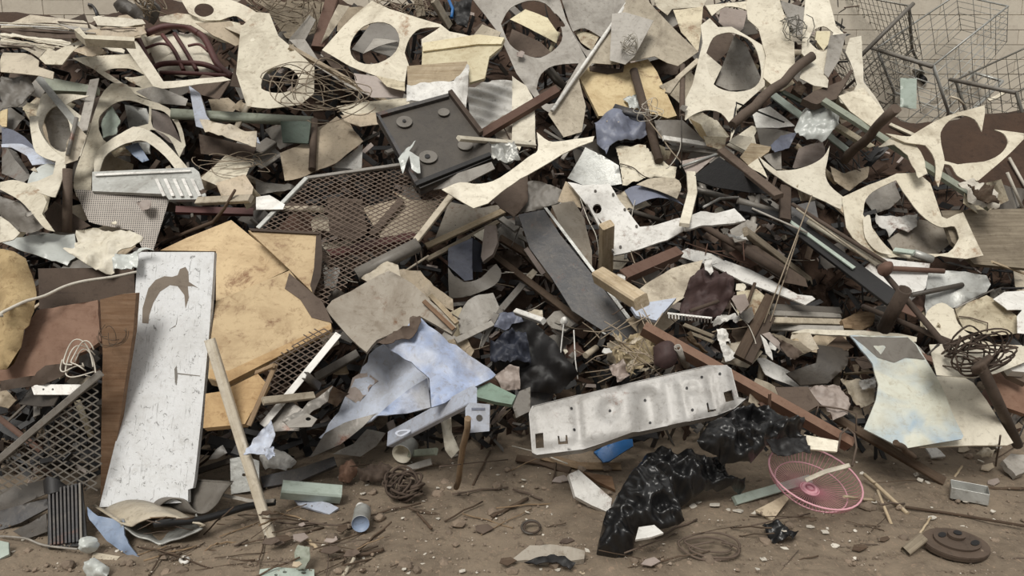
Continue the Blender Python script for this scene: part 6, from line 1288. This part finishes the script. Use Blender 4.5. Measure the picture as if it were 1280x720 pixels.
# ================================================================== GROUND LITTER
rg = random.Random(77)
def litter_spot():
    while True:
        u, v = rg.uniform(0, 1280), rg.uniform(548, 719)
        lim = np.interp(u, [0, 100, 330, 450, 640, 760, 900, 1000, 1280], [665, 670, 640, 560, 562, 580, 640, 575, 555])
        iy, ix = int(v/GS), int(u/GS)
        if v > lim and abs(Z[iy, ix]-Z0[iy, ix]) < .03: return u, v
def lump_mesh(seed, flat=.6):
    bm = bmesh.new(); bmesh.ops.create_icosphere(bm, subdivisions=2 if seed % 3 == 0 else 1, radius=1)
    for v in bm.verts:
        k = 1+.35*noise.noise(v.co*1.3+Vector((seed*3.1, 0, 0))); v.co = Vector((v.co.x*k, v.co.y*k*.8, v.co.z*k*flat))
    me = bpy.data.meshes.new('m'); bm.to_mesh(me); bm.free(); return me
LM = [lump_mesh(i) for i in range(6)]
for m_ in LM: m_.materials.append(MATS['stone'])
for i in range(230):   # stones bedded in the dirt: pieces of the floor
    u, v = litter_spot(); p, z = at(u, v); s = rg.choice([.006, .008, .009, .011, .013, .018, .026])*rg.uniform(.8, 1.25)
    o = bpy.data.objects.new('stone', rg.choice(LM)); COL.objects.link(o); o.parent = FLOOR; o.location = p+Vector((0, 0, s*.15)); o.rotation_euler = (rg.uniform(-.4, .4), rg.uniform(-.4, .4), rg.uniform(0, 6.28)); o.scale = (s, s, s)
def chip_mesh(seed):
    r = random.Random(seed); k = r.choice([4, 5, 6]); P = np.array([[math.cos(i/k*6.283)*r.uniform(.6, 1), math.sin(i/k*6.283)*r.uniform(.4, 1)] for i in range(k)])
    return sheet_mesh(P, [], .3)
CM = [chip_mesh(i) for i in range(7)]
for m_ in CM: m_.materials.append(MATS['chip'])
def chip(u, v, s):
    p, z = at(u, v); o = bpy.data.objects.new('plaster_chip', rg.choice(CM)); COL.objects.link(o); o.location = p+Vector((0, 0, s*.3)); o.scale = (s, s, s*.7); o.rotation_euler = (rg.uniform(-.35, .35), rg.uniform(-.35, .35), rg.uniform(0, 6.28))
    tag(o, 'small pale plaster chip lying loose on the dirt', 'chip', 'pale plaster chips on the dirt')
for i in range(150):
    u, v = litter_spot(); chip(u, v, rg.choice([.006, .007, .009, .012, .017])*rg.uniform(.8, 1.2))
for (u, v, s) in ((866, 634, .022), (873, 629, .02), (893, 632, .026), (910, 638, .022), (925, 640, .03), (940, 642, .026), (955, 668, .017), (983, 691, .03), (980, 664, .015), (735, 690, .024), (745, 692, .018), (690, 645, .012), (1145, 594, .018), (1150, 601, .022), (1160, 604, .018), (1031, 666, .022), (1030, 677, .01), (1165, 648, .02), (1160, 630, .02), (1240, 640, .015), (560, 604, .016), (547, 610, .012), (566, 580, .012), (954, 700, .02)): chip(u, v, s)
for i in range(90):
    if i < 45: u, v = rg.uniform(190, 480), rg.uniform(640, 716)
    else: u, v = litter_spot()
    L = rg.uniform(10, 45); a = rg.gauss(-.35, .5)
    B('dry_twig', 'thin dry twig lying on the dirt among chips and stones', 'twig', rg.choice(['woodd', 'woodd', 'woodd', 'wood', 'brown']), 'p', '%f,%f %f,%f' % (u-L*math.cos(a), v-L*math.sin(a)*.6, u+L*math.cos(a), v+L*math.sin(a)*.6), rg.uniform(.9, 2.6), 'rod', group='dry twigs on the dirt', maxd=2.0)
for i in range(26):
    u, v = (rg.uniform(330, 480), rg.uniform(640, 715)) if i < 12 else litter_spot(); l = rg.uniform(6, 16)
    S('bark_flake', 'flat brown bark flake on the dirt', 'bark', rg.choice(['brown', 'woodd', 'beige', 'mauve']), 'p', ' '.join('%f,%f' % (u+l*math.cos(t+.3)*rg.uniform(.6, 1), v+l*.5*math.sin(t)*rg.uniform(.6, 1)) for t in (0, 1.2, 2.5, 3.7, 5)), n=(rg.uniform(-15, 15), rg.uniform(62, 80)), group='bark flakes on the dirt')
def gravel(label, m, cnt, seed, s0):
    r_ = np.random.RandomState(seed); V = []; F = []
    base = [(1, 0, 0), (0, 1, 0), (-1, 0, 0), (0, -1, 0), (0, 0, .8), (0, 0, -.6)]
    fs = [(0, 1, 4), (1, 2, 4), (2, 3, 4), (3, 0, 4), (1, 0, 5), (2, 1, 5), (3, 2, 5), (0, 3, 5)]
    for i in range(cnt):
        u, v = r_.uniform(0, 1280), 548+172*math.sqrt(r_.rand()); p, z = at(u, v); s = s0*math.exp(r_.randn()*.5)
        if abs(Z[min(359, int(v/GS)), int(u/GS)]-Z0[min(359, int(v/GS)), int(u/GS)]) > .03: continue
        s *= 1; k = len(V); a = r_.rand()*6.28
        for (x, y, zz) in base:
            x, y = x*r_.uniform(.6, 1.3), y*r_.uniform(.6, 1.3); V.append((p.x+s*(x*math.cos(a)-y*math.sin(a)), p.y+s*(x*math.sin(a)+y*math.cos(a)), p.z+s*zz))
        F += [tuple(k+q for q in f) for f in fs]
    o = link('gravel', meshd(V, F), m); tag(o, label, 'gravel', None, 'stuff')
gravel('brown grit and crumbs of soil over the dirt', 'stone', 9000, 9, .0026)
gravel('pale grit scattered over the dirt', 'grit', 5000, 10, .0021)
gravel('tiny white plaster crumbs on the dirt', 'chip', 700, 11, .0022)
